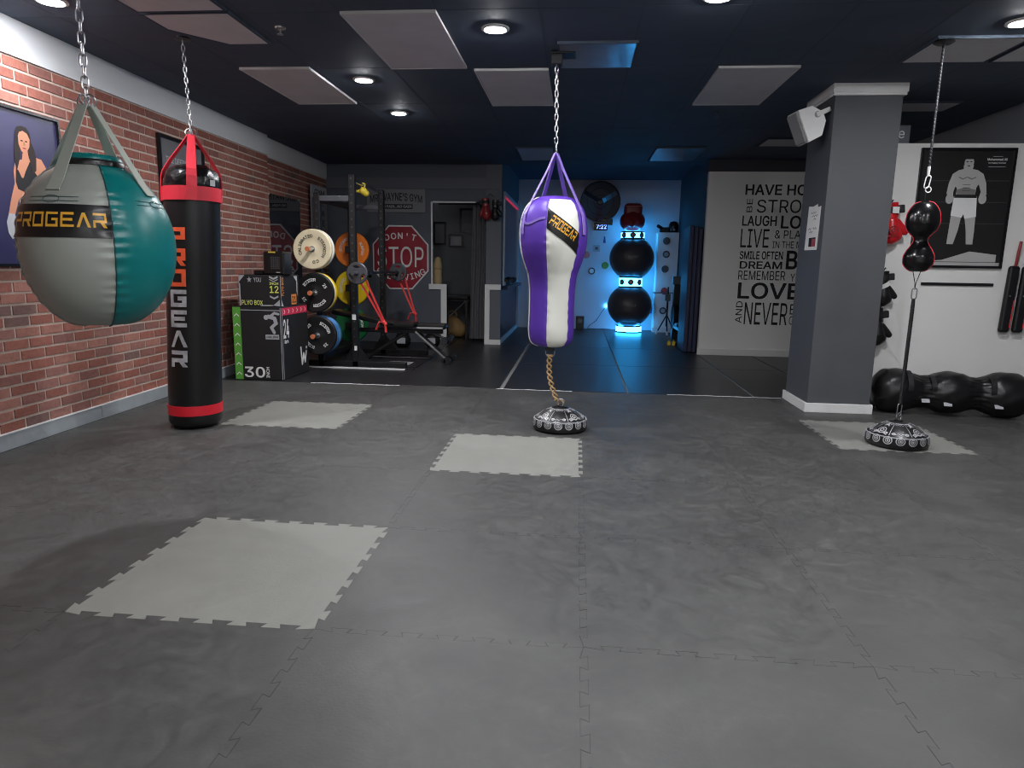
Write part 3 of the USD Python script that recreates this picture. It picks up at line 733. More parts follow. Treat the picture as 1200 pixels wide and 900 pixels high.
cord((DX, DY, 1.08), (DX, DY+.01, .33), .0075, 40, ('black_matte', 'black_metal'), 'lower_cord')
obj('lower_hook', link((DX, DY+.015, .285), (0, 0, 1), (1, .3, 0), .10, .035, .0045), 'steel', de, True)
t = thing('ceiling_mount', 'round black ceiling disc holding the right hand punch ball cord', 'bracket', (DX, DY, 3.0)); obj('disc', lathe([(0, -.02), (.065, -.02), (.07, -.028), (.05, -.04), (0, -.042)], 32), 'black_metal', t, 40); obj('eye', ring((0, 0, -.05), (1, 0, 0), .014, .004), 'black_metal', t, True)

# ================================================================== TRIPLE LOBED BAG ON THE FLOOR
tb = thing('lobed_bag', 'long black three lobed punching bag lying on the floor along the white wall', 'punching bag')
A0, A1 = np.array([4.85, 4.585, .215]), np.array([6.22, 4.45, .215]); TL = np.linalg.norm(A1-A0); TD = (A1-A0)/TL; TSd = np.cross(EZ, TD)
tp_ = np.array([(0, .004), (.012, .09), (.05, .165), (.12, .208), (.2, .214), (.27, .205), (.36, .172), (.43, .150), (.50, .155), (.58, .19), (.68, .205), (.78, .19), (.87, .155), (.92, .15), (.98, .168), (1.08, .208), (1.17, .216), (1.26, .208), (1.33, .165), (1.365, .09), (TL, .004)])
TRf = PchipInterpolator(tp_[:, 0], tp_[:, 1])
def lobe(s, a):
    r = TRf(np.clip(s, 0, TL)); neck = np.exp(-((s-.44)/.09)**2)+np.exp(-((s-.90)/.09)**2)
    r = r+np.sin(a*22+3*np.sin(s*9))*.0045*neck+np.sin(a*9+s*30)*.0025
    zz_ = r*np.sin(a)
    return A0+s[:, None]*TD+(r*np.cos(a))[:, None]*TSd+np.maximum(zz_, -.213)[:, None]*np.array(EZ)
obj('body', grid_sheet(lobe, np.linspace(0, TL, 130), np.linspace(0, 2*PI, 90)), 'vinyl_black', tb, True)
for s0 in (.28, .50, 1.0):
    a = np.linspace(1.9, 3.0, 14); p = lobe(np.full(14, s0), a)+(.012+.02*np.sin(np.linspace(0, PI, 14)))[:, None]*(np.cos(a)[:, None]*TSd+np.sin(a)[:, None]*np.array(EZ))
    obj('handle', ribbon(p, TD, .045, .006), 'black_matte', tb)
for s0 in (.44, .62, 1.05, 1.36):
    c = lobe(np.array([s0]), np.array([PI*1.14]))[0]-TSd*-.0
    Fq = Fr(c+TSd*.012*0, -TD*-1, (0.2*0, 0, 1)); n_ = Fq.n
    obj('label_tag', Fr(c+n_*.012, TD, np.array(EZ)+n_*-.8).box(-.035, -.02, .035, .02, 0, .003), 'print_grey', tb, label='small pale label')

# ================================================================== GLOVES ON THE WALL
def glove(name, loc, m, label, rz=0, s=1., ry=0, band='black_matte', extra=None, cat='boxing glove', group=None):
    t = thing(name, label, cat, loc, 0, group)
    fist = hull_spheres([((0, 0, -.02), .068), ((.0, 0, -.12), .088), ((-.005, 0, -.17), .078), ((.03, 0, -.16), .07)])
    th = hull_spheres([((.05, -.01, -.03), .04), ((.10, -.01, -.10), .038)]); th2 = hull_spheres([((.10, -.01, -.10), .038), ((.125, -.01, -.135), .034)])
    b = blend([fist, th, th2], .014, 12)
    obj('mitt', xf(b, rz=rz, ry=ry, s=s), m, t, True)
    cf = lathe([(.058, .17), (.066, .172), (.068, .16), (.063, .06), (.066, .02), (.0, .02)], 32); cf.apply_scale((1.05, .8, 1))
    obj('cuff', xf(cf, rz=rz, ry=ry, s=s), m, t, 40)
    sb = lathe([(.067, .07), (.071, .072), (.071, .128), (.067, .13)], 32); sb.apply_scale((1.05, .8, 1)); obj('wrist_strap', xf(sb, rz=rz, ry=ry, s=s), band, t, 40)
    obj('strap_end', xf(bx(.05, -.035, .06, .125, .015, .14, .008), rz=rz, ry=ry, s=s), band, t)
    if extra: extra(t)
    return t
def red_print(t):
    F = Fr((.0, -.0905*.94, -.10), EX, EZ)
    c = Point(.0, .0).buffer(.042).difference(Point(0, 0).buffer(.034)); obj('emblem', [F.poly(c, -.004, .003), F.poly(sbox(-.05, -.062, .05, -.052), -.006, .003), F.poly(affinity.rotate(sbox(-.02, -.02, .02, .02), 40).difference(Point(0, 0).buffer(.01)), -.004, .003)], 'glove_maroon', t, label='dark round emblem')
    obj('cuff_patch', Fr((.0, -.0575, .09), EX, EZ).box(-.02, -.03, .04, .03, 0, .004), 'print_white', t)
glove('boxing_glove', (4.935, 4.755, 1.845), 'glove_red', 'red boxing glove hanging on the white wall beside the column', s=.94, ry=-.12, extra=red_print)
def white_patch(t): obj('cuff_patch', xf(lathe([(.072, -.015), (.078, -.02), (.08, .025), (.072, .03)], 32), ry=-.5, s=.82), 'print_white', t, 40, label='white band with red print')
glove('boxing_glove', (4.93, 4.765, 1.215), 'glove_black', 'black boxing glove with a white band below the red glove', s=.82, ry=-.1, extra=white_patch)
glove('boxing_glove', (4.91, 4.765, .84), 'glove_black', 'plain black boxing glove, lowest on the white wall', s=.88, ry=-.12)
for i, z in enumerate((2.01, 1.37, 1.0)):
    hk = thing('wall_hook', ['black wall hook holding the red boxing glove', 'black wall hook holding the banded black glove', 'black wall hook holding the lowest black glove'][i], 'hook', (4.92, 4.85, z))
    obj('plate', bx(-.02, -.006, -.03, .02, 0, .03), 'black_metal', hk); obj('peg', tube([(0, 0, 0), (0, -.10, .0), (0, -.125, .02)], .006, 8), 'black_metal', hk, True)

# ================================================================== ON THE PARTITION
def boxer_poster():
    t = thing('framed_poster', 'framed black and white poster of a standing boxer in white trunks', 'poster')
    F = Fr((5.18, 4.85, 1.40), EX, EZ); W, H = .86, 1.125
    obj('frame', frame_rect(F, 0, 0, W, H, .022, 0, .028), 'black_plastic', t); obj('print', F.box(.022, .022, W-.022, H-.022, 0, .012), 'bw_dark', t)
    z = .0125
    L = lambda pts, zz, name, m, rad=.0: obj(name, F.poly(Polygon(pts).buffer(rad).buffer(-rad*.6), zz, .0008), m, t)
    obj('rope_print', [F.box(.03, .42+.2*k, W-.03, .428+.2*k, z, z+.0005) for k in range(3)], 'bw_mid', t)
    obj('canvas_print', [F.box(.024, .024, W-.024, .055, z, z+.0006), F.poly(Polygon([(.05, .06), (.3, .075), (.55, .16), (.8, .13), (.8, .06)]), z, .0006)], 'skin_bw', t)
    B = [(.40, .965), (.405, .93), (.36, .92), (.31, .885), (.285, .80), (.275, .71), (.30, .645), (.335, .66), (.33, .72), (.345, .78), (.365, .75), (.36, .685), (.53, .69), (.535, .76), (.555, .80), (.585, .72), (.57, .655), (.60, .64), (.635, .70), (.62, .80), (.585, .885), (.53, .92), (.48, .93), (.487, .965)]
    L(B, z+.0006, 'figure_print', 'skin_bw', .006)
    L([(.365, .68), (.36, .74), (.44, .76), (.53, .74), (.53, .69)], z+.0016, 'figure_print', 'skin_bw_dark', .004)
    for q in ((.405, .855), (.485, .855)): obj('figure_print', F.poly(LineString([(q[0]-.035, q[1]), (q[0], q[1]-.015), (q[0]+.035, q[1])]).buffer(.005), z+.0024, .0006), 'skin_bw_dark', t)
    for k in range(3): obj('figure_print', F.box(.41, .785-.028*k, .48, .789-.028*k, z+.0024, z+.003), 'bw_mid', t)
    obj('figure_print', F.poly(affinity.scale(Point(.444, .992).buffer(.042, 16), 1, 1.3), z+.0018, .0008), 'skin_bw', t)
    obj('hair_print', F.poly(Polygon([(.397, 1.0), (.40, 1.04), (.425, 1.065), (.465, 1.065), (.49, 1.04), (.492, 1.0), (.48, 1.022), (.41, 1.022)]), z+.0028, .0008), 'print_black', t)
    for q in ((.427, .998), (.461, .998)): obj('face_print', F.poly(affinity.scale(Point(*q).buffer(.009), 1.2, .5), z+.0028, .0006), 'bw_dark', t)
    obj('face_print', F.poly(affinity.scale(Point(.444, .96).buffer(.011), 1.3, .4), z+.0028, .0006), 'bw_mid', t)
    L([(.335, .50), (.345, .68), (.55, .68), (.565, .49), (.465, .47), (.45, .52), (.435, .48)], z+.002, 'trunks_print', 'print_white', .004)
    L([(.345, .665), (.345, .695), (.55, .695), (.55, .665)], z+.003, 'belt_print', 'print_black')
    L([(.34, .50), (.43, .48), (.415, .36), (.385, .23), (.33, .23), (.335, .35)], z+.001, 'figure_print', 'skin_bw', .006)
    L([(.47, .47), (.56, .49), (.565, .36), (.565, .23), (.51, .23), (.495, .35)], z+.001, 'figure_print', 'skin_bw', .006)
    for cx in (.305, .605): obj('figure_print', F.poly(affinity.scale(Point(cx, .655).buffer(.036, 12), 1, 1.3), z+.0018, .0008), 'skin_bw', t)
    for (a, b, c, d, s) in ((.655, 1.045, .74, 1.055, 'the legend'), (.605, 1.01, .785, 1.033, 'Muhammad Ali'), (.62, .98, .775, .996, 'in Pappy Corner'), (.62, .95, .775, .962, 'heavyweight fight')):
        if s in ('the legend', 'heavyweight fight'): obj('line_print', F.box(a, b, c, b+.006, z, z+.001), 'print_grey', t)
        else: obj('text_print', lettering(F, s, a, b, c, d, True, z, .001), 'print_white', t)
boxer_poster()
r_ = thing('wall_rail', 'thin black horizontal strip on the white wall under the boxer poster', 'rail'); obj('strip', bx(5.32, 4.832, 1.228, 5.995, 4.85, 1.256, .004), 'black_metal', r_)
for i, (x, rz) in enumerate(((6.12, -.03), (6.245, -.03))):
    k = thing('kick_shield', ['left of two long black padded paddles hung at the right edge', 'right of two long black padded paddles hung at the right edge'][i], 'pad')
    F = Fr((x, 4.85, 0), (1, 0, 0), (.04, 0, 1))
    b = hull_spheres([((x-.022, 4.80, .81), .028), ((x+.022, 4.80, .81), .028), ((x-.002, 4.80, 1.40), .028), ((x+.042, 4.80, 1.40), .028)])
    obj('pad', b, 'vinyl_black', k, 40); obj('trim', tube([(x+.035, 4.776, .83), (x+.045, 4.776, 1.1)], .006, 6), 'strap_red', k); obj('handle', tube([(x+.03, 4.80, 1.41), (x+.04, 4.80, 1.55), (x+.05, 4.80, 1.66)], .014, 8), 'glove_maroon', k, True, label='dark red handle')
    obj('stud', cyl((x+.0, 4.772, 1.14), (x+.0, 4.766, 1.14), .008, 10), 'steel', k)
sg = thing('script_sign', 'small dark sign with white script on top of the white partition', 'sign'); Fg = Fr((4.775, 4.88, 2.57), EX, EZ)
obj('board', Fg.box(0, 0, .30, .17, -.03, 0, .002), 'paint_dark', sg); tx = lettering(Fg, 'tude', .02, .05, .25, .14, False); obj('lettering', tx, 'print_white', sg)
# column speaker and note
sp = thing('wall_speaker', 'white wedge shaped loudspeaker tilted down on the dark column', 'speaker')
Rs = trimesh.transformations.euler_matrix(math.radians(0), math.radians(-24), math.radians(6)); Sl = np.array([4.03, 4.58, 2.69])
def SP(mm): q = mm.copy(); q.apply_transform(Rs); q.apply_translation(Sl); return q
pl = Polygon([(-.10, -.145), (-.10, .145), (.03, .135), (.10, .05), (.10, -.03), (.03, -.135)])
def yext(poly, y0, y1):
    e = ext(poly, y1-y0); v = e.vertices.copy(); e.vertices = np.stack([v[:, 0], y0+v[:, 2], v[:, 1]], 1); e.invert(); return e
obj('cabinet', SP(yext(pl.buffer(.006), -.11, .11)), 'speaker_white', sp); obj('end_cap', SP(yext(pl.buffer(.002), -.122, -.11)), 'trim_white', sp)
obj('grille', SP(bx(-.125, -.105, -.14, -.104, .105, .14, .008)), 'speaker_grille', sp, label='grey front grille')
obj('pivot', SP(cyl((.05, -.13, .05), (.05, -.105, .05), .028, 20)), 'speaker_grille', sp, 40); obj('bracket', SP(join([bx(.04, -.135, .03, .17, -.118, .07), bx(.15, -.135, .03, .165, .02, .07)])), 'speaker_white', sp)
nt = thing('paper_note', 'white handwritten paper strip taped on the dark column', 'paper'); Fn = Fr((4.19, 4.87, 1.55), (0, -1, 0), EZ)
sheet = Polygon([(0, 0), (.35, -.005), (.37, .40), (.29, .395), (.27, .425), (.16, .41), (.03, .42)])
nsh = obj('sheet', Fn.poly(sheet, .0015, .002), 'print_white', nt)
wr_ = []
for k, (y, x0, x1) in enumerate(((.35, .1, .26), (.32, .14, .30), (.29, .20, .26), (.20, .06, .15), (.20, .19, .30), (.17, .10, .2))):
    xsn = np.linspace(x0, x1, 18); wr_.append(Fn.poly(LineString(np.stack([xsn, y+.012*np.sin(xsn*180+k)*np.cos(xsn*71)], 1)).buffer(.0022), .0036, .0006))
obj('handwriting', wr_, 'bw_mid', nsh)
obj('sticker', Fn.box(.12, .03, .30, .115, .0036, .008, .002), 'print_black', nt, label='black and red sticker'); obj('sticker', Fn.box(.21, .03, .30, .10, .008, .010), 'badge_red', nt, label='red corner of the sticker')

# ================================================================== POSTERS ON THE BRICK WALL
def wall_pic(name, label, u0, u1, z0, z1, wpic, back, cat='poster'):
    t = thing(name, label, cat)
    obj('frame', frame_rect(FL, u0, z0, u1, z1, wpic, .004, .034), 'black_plastic', t); obj('print', FL.box(u0+wpic, z0+wpic, u1-wpic, z1-wpic, .004, .014), back, t)
    return t
WOMAN = {
 'torso': [(2.395, 2.031), (2.362, 1.968), (2.36, 1.91), (2.376, 1.853), (2.374, 1.742), (2.402, 1.60), (2.48, 1.60), (2.488, 1.836), (2.522, 1.915), (2.605, 1.933), (2.61, 2.048), (2.563, 2.072), (2.501, 2.047), (2.505, 2.107), (2.449, 2.083), (2.439, 2.038)],
 'arm': [(2.379, 2.036), (2.349, 1.952), (2.348, 1.865), (2.302, 1.758), (2.265, 1.652), (2.314, 1.641), (2.362, 1.749), (2.403, 1.856), (2.4, 1.944)],
 'arm2': [(2.563, 2.072), (2.623, 2.065), (2.657, 2.017), (2.674, 1.957), (2.66, 1.80), (2.60, 1.80), (2.599, 1.963), (2.563, 1.996)],
 'wrap': [(2.265, 1.652), (2.238, 1.592), (2.243, 1.519), (2.273, 1.477), (2.301, 1.493), (2.302, 1.552), (2.325, 1.613), (2.315, 1.649)],
 'hair': [(2.396, 2.22), (2.416, 2.259), (2.456, 2.274), (2.502, 2.269), (2.531, 2.237), (2.537, 2.172), (2.565, 2.117), (2.571, 2.058), (2.561, 1.981), (2.524, 1.953), (2.515, 2.034), (2.501, 2.077), (2.498, 2.136), (2.426, 2.124), (2.423, 2.065), (2.402, 2.018), (2.375, 1.956), (2.366, 2.027), (2.375, 2.115)],
 'face': [(2.42, 2.202), (2.434, 2.227), (2.466, 2.24), (2.502, 2.228), (2.524, 2.192), (2.513, 2.138), (2.485, 2.1), (2.457, 2.088), (2.436, 2.103), (2.419, 2.144)],
 'top': [(2.373, 1.97), (2.39, 1.958), (2.416, 1.909), (2.435, 1.912), (2.46, 1.96), (2.509, 2.033), (2.529, 2.036), (2.531, 1.977), (2.602, 1.91), (2.585, 1.862), (2.512, 1.835), (2.432, 1.818), (2.373, 1.831), (2.358, 1.88)]}
pw = wall_pic('framed_poster', 'framed dark indigo poster of a dark haired woman fighter on the brick wall', 0.0, .83, 1.285, 2.39, .02, 'poster_indigo')
def W(nm, m, z, name): obj(name, FL.poly(Polygon([(a-2.0, b) for a, b in WOMAN[nm]]).buffer(.01).buffer(-.008), .0145+z, .0006), m, pw)
W('torso', 'skin', .0002, 'figure_print'); W('arm', 'skin', .0009, 'figure_print'); W('arm2', 'skin', .0009, 'figure_print'); W('wrap', 'print_grey', .0016, 'hand_wrap_print'); W('top', 'print_black', .0016, 'top_print'); W('hair', 'hair_dark', .0023, 'hair_print'); W('face', 'skin', .0031, 'face_print')
obj('shorts_print', FL.poly([(.355, 1.60), (.50, 1.60), (.53, 1.42), (.33, 1.42)], .0148, .0006), 'print_black', pw)
for a in ((.448, 2.172), (.489, 2.172)): obj('face_print', FL.poly(affinity.scale(Point(*a).buffer(.010), 1.2, .5), .0185, .0004), 'hair_dark', pw)
obj('face_print', FL.poly(affinity.scale(Point(.467, 2.122).buffer(.012), 1.3, .4), .0185, .0004), 'glove_maroon', pw); obj('face_print', FL.poly([(.463, 2.165), (.474, 2.165), (.478, 2.142), (.461, 2.142)], .0185, .0004), 'tan', pw)
pg = wall_pic('framed_poster', 'framed grey poster with pale capitals half hidden behind the black bag', 2.17, 3.02, 1.385, 2.55, .03, 'poster_grey')
obj('text_print', lettering(FL, 'THE DEFINITION', 2.30, 2.30, 2.88, 2.36, True, .0145), 'print_grey', pg); obj('text_print', lettering(FL, 'OF A CHAMPION', 2.44, 2.215, 2.88, 2.25, True, .0145), 'print_grey', pg)

# mirror beyond the brick pier
mr = thing('wall_mirror', 'tall wall mirror beyond the bricks reflecting the red stop sign', 'mirror')
FM = Fr((-2.255, 6.72, 0), EY, EZ)
obj('glass', FM.box(.02, .35, 1.13, 2.262, -.012, 0, .002), 'mirror', mr)
for y, z in ((.10, 2.262), (1.11, 2.262), (.1, .35), (1.11, .35)): obj('clip', FM.box(y-.015, z-.02, y+.015, z+.02, -.012, .008, .003), 'steel', mr)
rb = thing('rules_board', 'narrow white board of black capitals on the brick wall past the mirror', 'board')
FB = Fr((-2.262, 8.30, 0), EY, EZ)
obj('board', FB.box(0, 1.88, .66, 2.53, -.01, .012, .003), 'sign_grey', rb); obj('header', FB.box(.0, 2.36, .66, 2.56, .012, .018, .002), 'print_grey', rb)
for k, s in enumerate(('GYM', 'DO IT', 'GO ON', 'ONE')): obj('text_print', lettering(FB, s, .12, 2.40-.155*k, .54, 2.50-.155*k, True, .018 if k == 0 else .012), 'print_black', rb)

# ================================================================== BACK LEFT WALL
st = thing('stop_sign', 'red octagonal sign reading don\'t stop believing on the dark wall', 'sign'); FQ = Fr((-1.095, 9.3, 1.458), EX, EZ)
oc = lambda a, b: Polygon([(a, b*.414), (a*.414, b), (-a*.414, b), (-a, b*.414), (-a, -b*.414), (-a*.414, -b), (a*.414, -b), (a, -b*.414)])
obj('border', FQ.poly(oc(.487, .54), 0, .012), 'print_white', st); sf = obj('face', FQ.poly(oc(.465, .517), .012, .003), 'sign_red', st)
obj('lettering', lettering(FQ, 'STOP', -.405, -.165, .405, .185, False, .015), 'print_white', sf)
obj('lettering', arc_text(FQ, "DON'T", 0, -.62, .985, PI/2+.24, PI/2-.24, .10, off=.015), 'print_white', sf)
obj('lettering', arc_text(FQ, 'BELIEVING', 0, .46, .80, -PI/2-.50, -PI/2+.50, .10, True, off=.015), 'print_white', sf)
gs = thing('gym_sign', 'grey gym name board with black arched capitals above the stop sign', 'sign'); FG = Fr((-1.66, 9.275, 2.21), EX, EZ)
obj('board', FG.box(0, 0, 1.01, .385, 0, .012, .002), 'sign_grey', gs)
S_ = "MR. WAYNE'S GYM"; lt = meshkit.text_mesh(S_, 1., 1., True); b = lt.bounds; lt.apply_translation((-b[0][0], -b[0][1], 0)); lt.apply_scale((.90/(b[1][0]-b[0][0]), .135/(b[1][1]-b[0][1]), .0015))
v, f = trimesh.remesh.subdivide_to_size(lt.vertices, lt.faces, .03, max_iter=10); v = v.copy(); q = (v[:, 0]-.45)/.45; v[:, 1] = v[:, 1]*(1.0-.10*np.abs(q))+.035*(1-q**2)
obj('lettering', FG.put(trimesh.Trimesh(v, f, process=False), .055, .155, .012), 'print_black', gs)
gst = obj('strip', FG.box(.22, .055, .79, .135, .012, .014), 'print_black', gs); obj('lettering', lettering(FG, 'NO PAIN...NO GAIN', .24, .075, .77, .117, True, .014), 'print_grey', gst)
# doorway contents
ct = thing('curtain', 'grey curtain drawn to the right side of the dark doorway', 'curtain')
xs_ = np.linspace(.10, .40, 70)
def cur(u, v): return np.stack([u-(2.37-v)*.02*(1-(u-.1)/.3), 9.62+.03*np.sin(u*75+.6*np.sin(v*3))+.008*np.sin(u*31), v], 1)
ca = grid_sheet(cur, xs_, np.linspace(.06, 2.37, 24)); cb2 = ca.copy(); cb2.apply_translation((0, .006, 0)); cb2.invert(); obj('cloth', join([ca, cb2]), 'curtain', ct, True)
rd = thing('curtain_rod', 'thin dark rod carrying the grey doorway curtain', 'rod'); obj('rod', cyl((-.5, 9.62, 2.385), (.49, 9.62, 2.385), .012, 12), 'black_metal', rd)
for i, (x0, x1, z0, z1) in enumerate(((-.56, -.28, 1.69, 1.93), (-.35, .02, 1.96, 2.42), (-.86, -.62, 1.73, 2.16))):
    pf = thing('picture_frame', ['small dark landscape picture frame on the wall inside the doorway', 'tall dark picture frame at top right inside the doorway', 'dark picture frame at the left edge inside the doorway'][i], 'picture frame'); F = Fr((x0, 10.9, z0), EX, EZ)
    obj('frame', frame_rect(F, 0, 0, x1-x0, z1-z0, .028, 0, .02), 'black_plastic', pf); obj('print', F.box(.028, .028, x1-x0-.028, z1-z0-.028, 0, .008), 'paint_column' if i != 0 else 'sign_grey', pf)
bn = thing('massage_table', 'dark padded table standing inside the doorway', 'table')
obj('top', bx(-.75, 10.0, .72, -.02, 10.55, .80, .02), 'vinyl_black', bn)
for x in (-.70, -.07):
    for y in (10.05, 10.5): obj('leg', bx(x-.02, y-.02, 0, x+.02, y+.02, .72), 'black_metal', bn)
obj('brace', [cyl((-.68, 10.03, .15), (-.1, 10.03, .68), .012, 8)], 'steel', bn)
tg = thing('tan_bag', 'tan cloth bag lying under the dark table in the doorway', 'bag'); obj('body', blend([hull_spheres([((-.52, 10.3, .15), .15), ((-.25, 10.32, .15), .15), ((-.4, 10.3, .30), .13)])], .05, 6), 'tan', tg, True); obj('strap', ring((-.38, 10.3, .42), (0, 1, .2), .08, .012), 'tan', tg, True)
cl = thing('beige_towel', 'beige rolled towel standing on the half wall left of the doorway', 'towel'); obj('roll', lathe([(0, 1.0), (.06, 1.0), (.075, 1.06), (.068, 1.2), (.074, 1.35), (.05, 1.46), (0, 1.48)], 20, (-.46, 9.36, .002)), 'cream_cloth', cl, True); obj('tie', ring((-.46, 9.36, 1.28), EZ, .072, .008), 'tan', cl, True)
glove('boxing_glove', (.385, 9.21, 2.30), 'glove_maroon', 'dark red boxing glove hung high on the grey wall right of the doorway', s=.85, ry=.1, rz=PI)
glove('boxing_glove', (.545, 9.20, 2.28), 'glove_black', 'black boxing glove hung high right of the doorway beside the dark red one', s=.8)
hk = thing('wall_hook', 'black wall hook above the two gloves right of the doorway', 'hook'); obj('peg', tube([(.46, 9.3, 2.52), (.46, 9.20, 2.52)], .01, 8), 'black_metal', hk); obj('cord', [tube([(.46, 9.21, 2.52), (.40, 9.21, 2.47)], .005, 6), tube([(.46, 9.21, 2.52), (.52, 9.2, 2.47)], .005, 6)], 'black_matte', hk)
for i, (y, z) in enumerate(((10.25, 1.02), (11.3, 1.02))):
    d = thing('dumbbell', ['black dumbbell on the ledge under the side window, nearer one', 'black dumbbell on the ledge under the side window, farther one'][i], 'dumbbell', (.665, y, z+.05))
    for s in (-1, 1): obj('head', lathe([(0, -.06), (.045, -.06), (.06, -.045), (.06, .045), (.045, .06), (0, .06)], 6, (0, s*.13, 0), (0, 1, 0)), 'black_metal', d)
    obj('handle', cyl((0, -.1, 0), (0, .1, 0), .016, 10), 'steel', d)

# ================================================================== RACK, PLATES, BENCH
rk = thing('power_rack', 'black steel power rack with pegs for weight plates by the back wall', 'rack')
def upright(x, y, h):
    u = obj('upright', bx(x-.04, y-.04, .0, x+.04, y+.04, h, .006), 'black_metal', rk)
    obj('hole', [cyl((x, y-.0402, z), (x, y-.0415, z), .011, 8) for z in np.arange(.3, h-.05, .1)], 'silver_patch' if False else 'iron', rk, label='row of punched holes')
XF, XR, YN, YF = -.94, -1.40, 6.35, 7.65
upright(XF, YN, 2.45); upright(XF, YF, 2.40); upright(XR, YN, 2.22); upright(XR, YF, 2.22)
for y in (YN, YF):
    obj('foot', bx(XR-.25, y-.04, 0, XF+.68, y+.04, .075, .006), 'black_metal', rk); obj('crossmember', bx(XR+.04, y-.035, 2.12, XF-.04, y+.035, 2.19, .004), 'paint_column', rk)
    obj('gusset', Fr((XF+.04, y-.01, .075), EX, EZ).poly([(0, 0), (.16, 0), (0, .22)], -.01, .02), 'black_metal', rk); obj('gusset', Fr((XF-.04, y+.01, .075), (-1, 0, 0), EZ).poly([(0, 0), (.12, 0), (0, .2)], -.01, .02), 'black_metal', rk)
obj('crossmember', bx(XR-.035, YN+.04, 2.12, XR+.035, YF-.04, 2.19, .004), 'black_metal', rk); obj('crossmember', bx(XR-.035, YN+.04, .1, XR+.035, YF-.04, .17, .004), 'black_metal', rk)
obj('pull_up_bar', cyl((XF, YN+.04, 2.38), (XF, YF-.04, 2.36), .018, 14), 'chrome', rk, 40, label='chrome pull up bar')
objs('sticker', [bx(XF-.025, YN-.043, .62, XF+.025, YN-.04, .69), bx(XF-.005, YN-.043, .22, XF+.03, YN-.04, .28)], 'print_white', rk)
PX = -1.325
pegs = [(PX, 1.51), (PX+.012, .978), (PX+.03, .445)]
for x, z in pegs:
    obj('peg', cyl((x, YN, z), (x, 5.80, z), .024, 16), 'chrome', rk, 40); obj('peg_cap', cyl((x, 5.80, z), (x, 5.775, z), .029, 16), 'cap_orange', rk, 40, label='orange end cap'); obj('peg_arm', bx(min(x, XR)-.03, YN-.05, z-.05, max(x, XR)+.03, YN+.02, z+.05, .005), 'black_metal', rk)
fpegs = [(-1.44, 1.545), (-1.45, .98), (-1.47, .42)]
for x, z in fpegs:
    obj('peg', cyl((x, YF-.02, z), (x, YF+.42, z), .024, 16), 'chrome', rk, 40); obj('peg_arm', bx(x-.05, YF-.045, z-.05, XR+.03, YF+.02, z+.05, .005), 'black_metal', rk)
for y in (YN, YF):
    obj('bar_hook', join([bx(XF+.04, y-.03, 1.17, XF+.22, y+.03, 1.20), bx(XF+.20, y-.03, 1.17, XF+.22, y+.03, 1.25), bx(XF+.04, y-.03, 1.10, XF+.055, y+.03, 1.30)]), 'black_metal', rk)
def plate(x, y, z, R, th, m, label, words=None, wm='print_white', group=None, rot=0.):
    """bumper plate, axis along y, its face towards -y at y"""
    t = thing('weight_plate', label, 'weight plate', (x, y, z), 0, group)
    p = [(.026, 0.004), (.045, .004), (.06, .010), (R*.50, .012), (R*.56, .005), (R*.74, .005), (R*.80, 0), (R*.96, 0), (R, .012), (R, th-.012), (R*.96, th), (.026, th), (.026, .004)]
    b = lathe(p, 56, (0, 0, 0), (0, 1, 0)); obj('disc', b, m, t, 30)
    obj('hub', lathe([(.0255, .001), (.038, .001), (.038, th-.001), (.0255, th-.001), (.0255, .001)], 32, (0, 0, 0), (0, 1, 0)), 'steel', t, 30)
    if words:
        F = Fr((0, .004, 0), EX, EZ); o = []
        for s, a, span in words: obj('lettering', arc_text(F, s, 0, 0, R*.65, a+span/2, a-span/2, R*.15, off=.001), wm, t)
    return t
CR = .245
plate(pegs[0][0], 5.93, pegs[0][1], CR, .07, 'plate_cream', 'large cream weight plate at the front of the top peg', [('CALIBRATED', PI*1.0-.6, 1.9), ('STRENGTH', .2, 1.5), ('CO', -1.3, .3)], 'bw_mid')
plate(pegs[0][0], 6.005, pegs[0][1], CR, .06, 'vinyl_white', 'white weight plate right behind the cream plate on the top peg')
plate(pegs[1][0], 5.93, pegs[1][1], CR, .06, 'plate_black', 'black weight plate with white lettering on the middle peg', [('BOOSTER', 2.0, .95), ('BOOSTER', -1.15, .95), ('25', .55, .2), ('25', 3.7, .2)])
plate(pegs[1][0], 5.995, pegs[1][1], CR, .03, 'plate_cream', 'thin cream weight plate behind the black one on the middle peg')
plate(pegs[1][0], 6.03, pegs[1][1], CR, .06, 'plate_yellow', 'yellow weight plate at the back of the middle peg')
plate(pegs[2][0], 5.93, pegs[2][1], CR, .06, 'plate_black', 'black weight plate with white lettering on the lowest peg', [('BOOSTER', .75, .95), ('BOOSTER', -2.4, .95), ('25', 2.3, .2), ('25', -.85, .2)])
plate(pegs[2][0], 5.995, pegs[2][1], CR, .06, 'plate_blue', 'blue weight plate behind the black one on the lowest peg'); plate(pegs[2][0], 6.06, pegs[2][1], CR-.005, .06, 'plate_sky', 'pale blue weight plate at the back of the lowest peg'); plate(pegs[2][0], 6.125, pegs[2][1], CR-.01, .05, 'plate_blue', 'second blue weight plate innermost on the lowest peg')
plate(fpegs[0][0], YF+.10, fpegs[0][1], .262, .06, 'plate_orange', 'orange weight plate on the far side of the rack', [('STANDARD', 2.6, 1.2), ('BUMPER', .1, 1.0)], 'panel_rim'); plate(fpegs[1][0], YF+.10, fpegs[1][1], .262, .06, 'plate_yellow', 'yellow weight plate below the orange one on the far side of the rack', [('STANDARD', 2.9, 1.2), ('BUMPER', .4, 1.0)], 'panel_rim')
plate(fpegs[2][0], YF+.10, fpegs[2][1], .262, .06, 'plate_green', 'green weight plate lowest on the far side of the rack', [('STANDARD', .2, 1.2)], 'print_white')
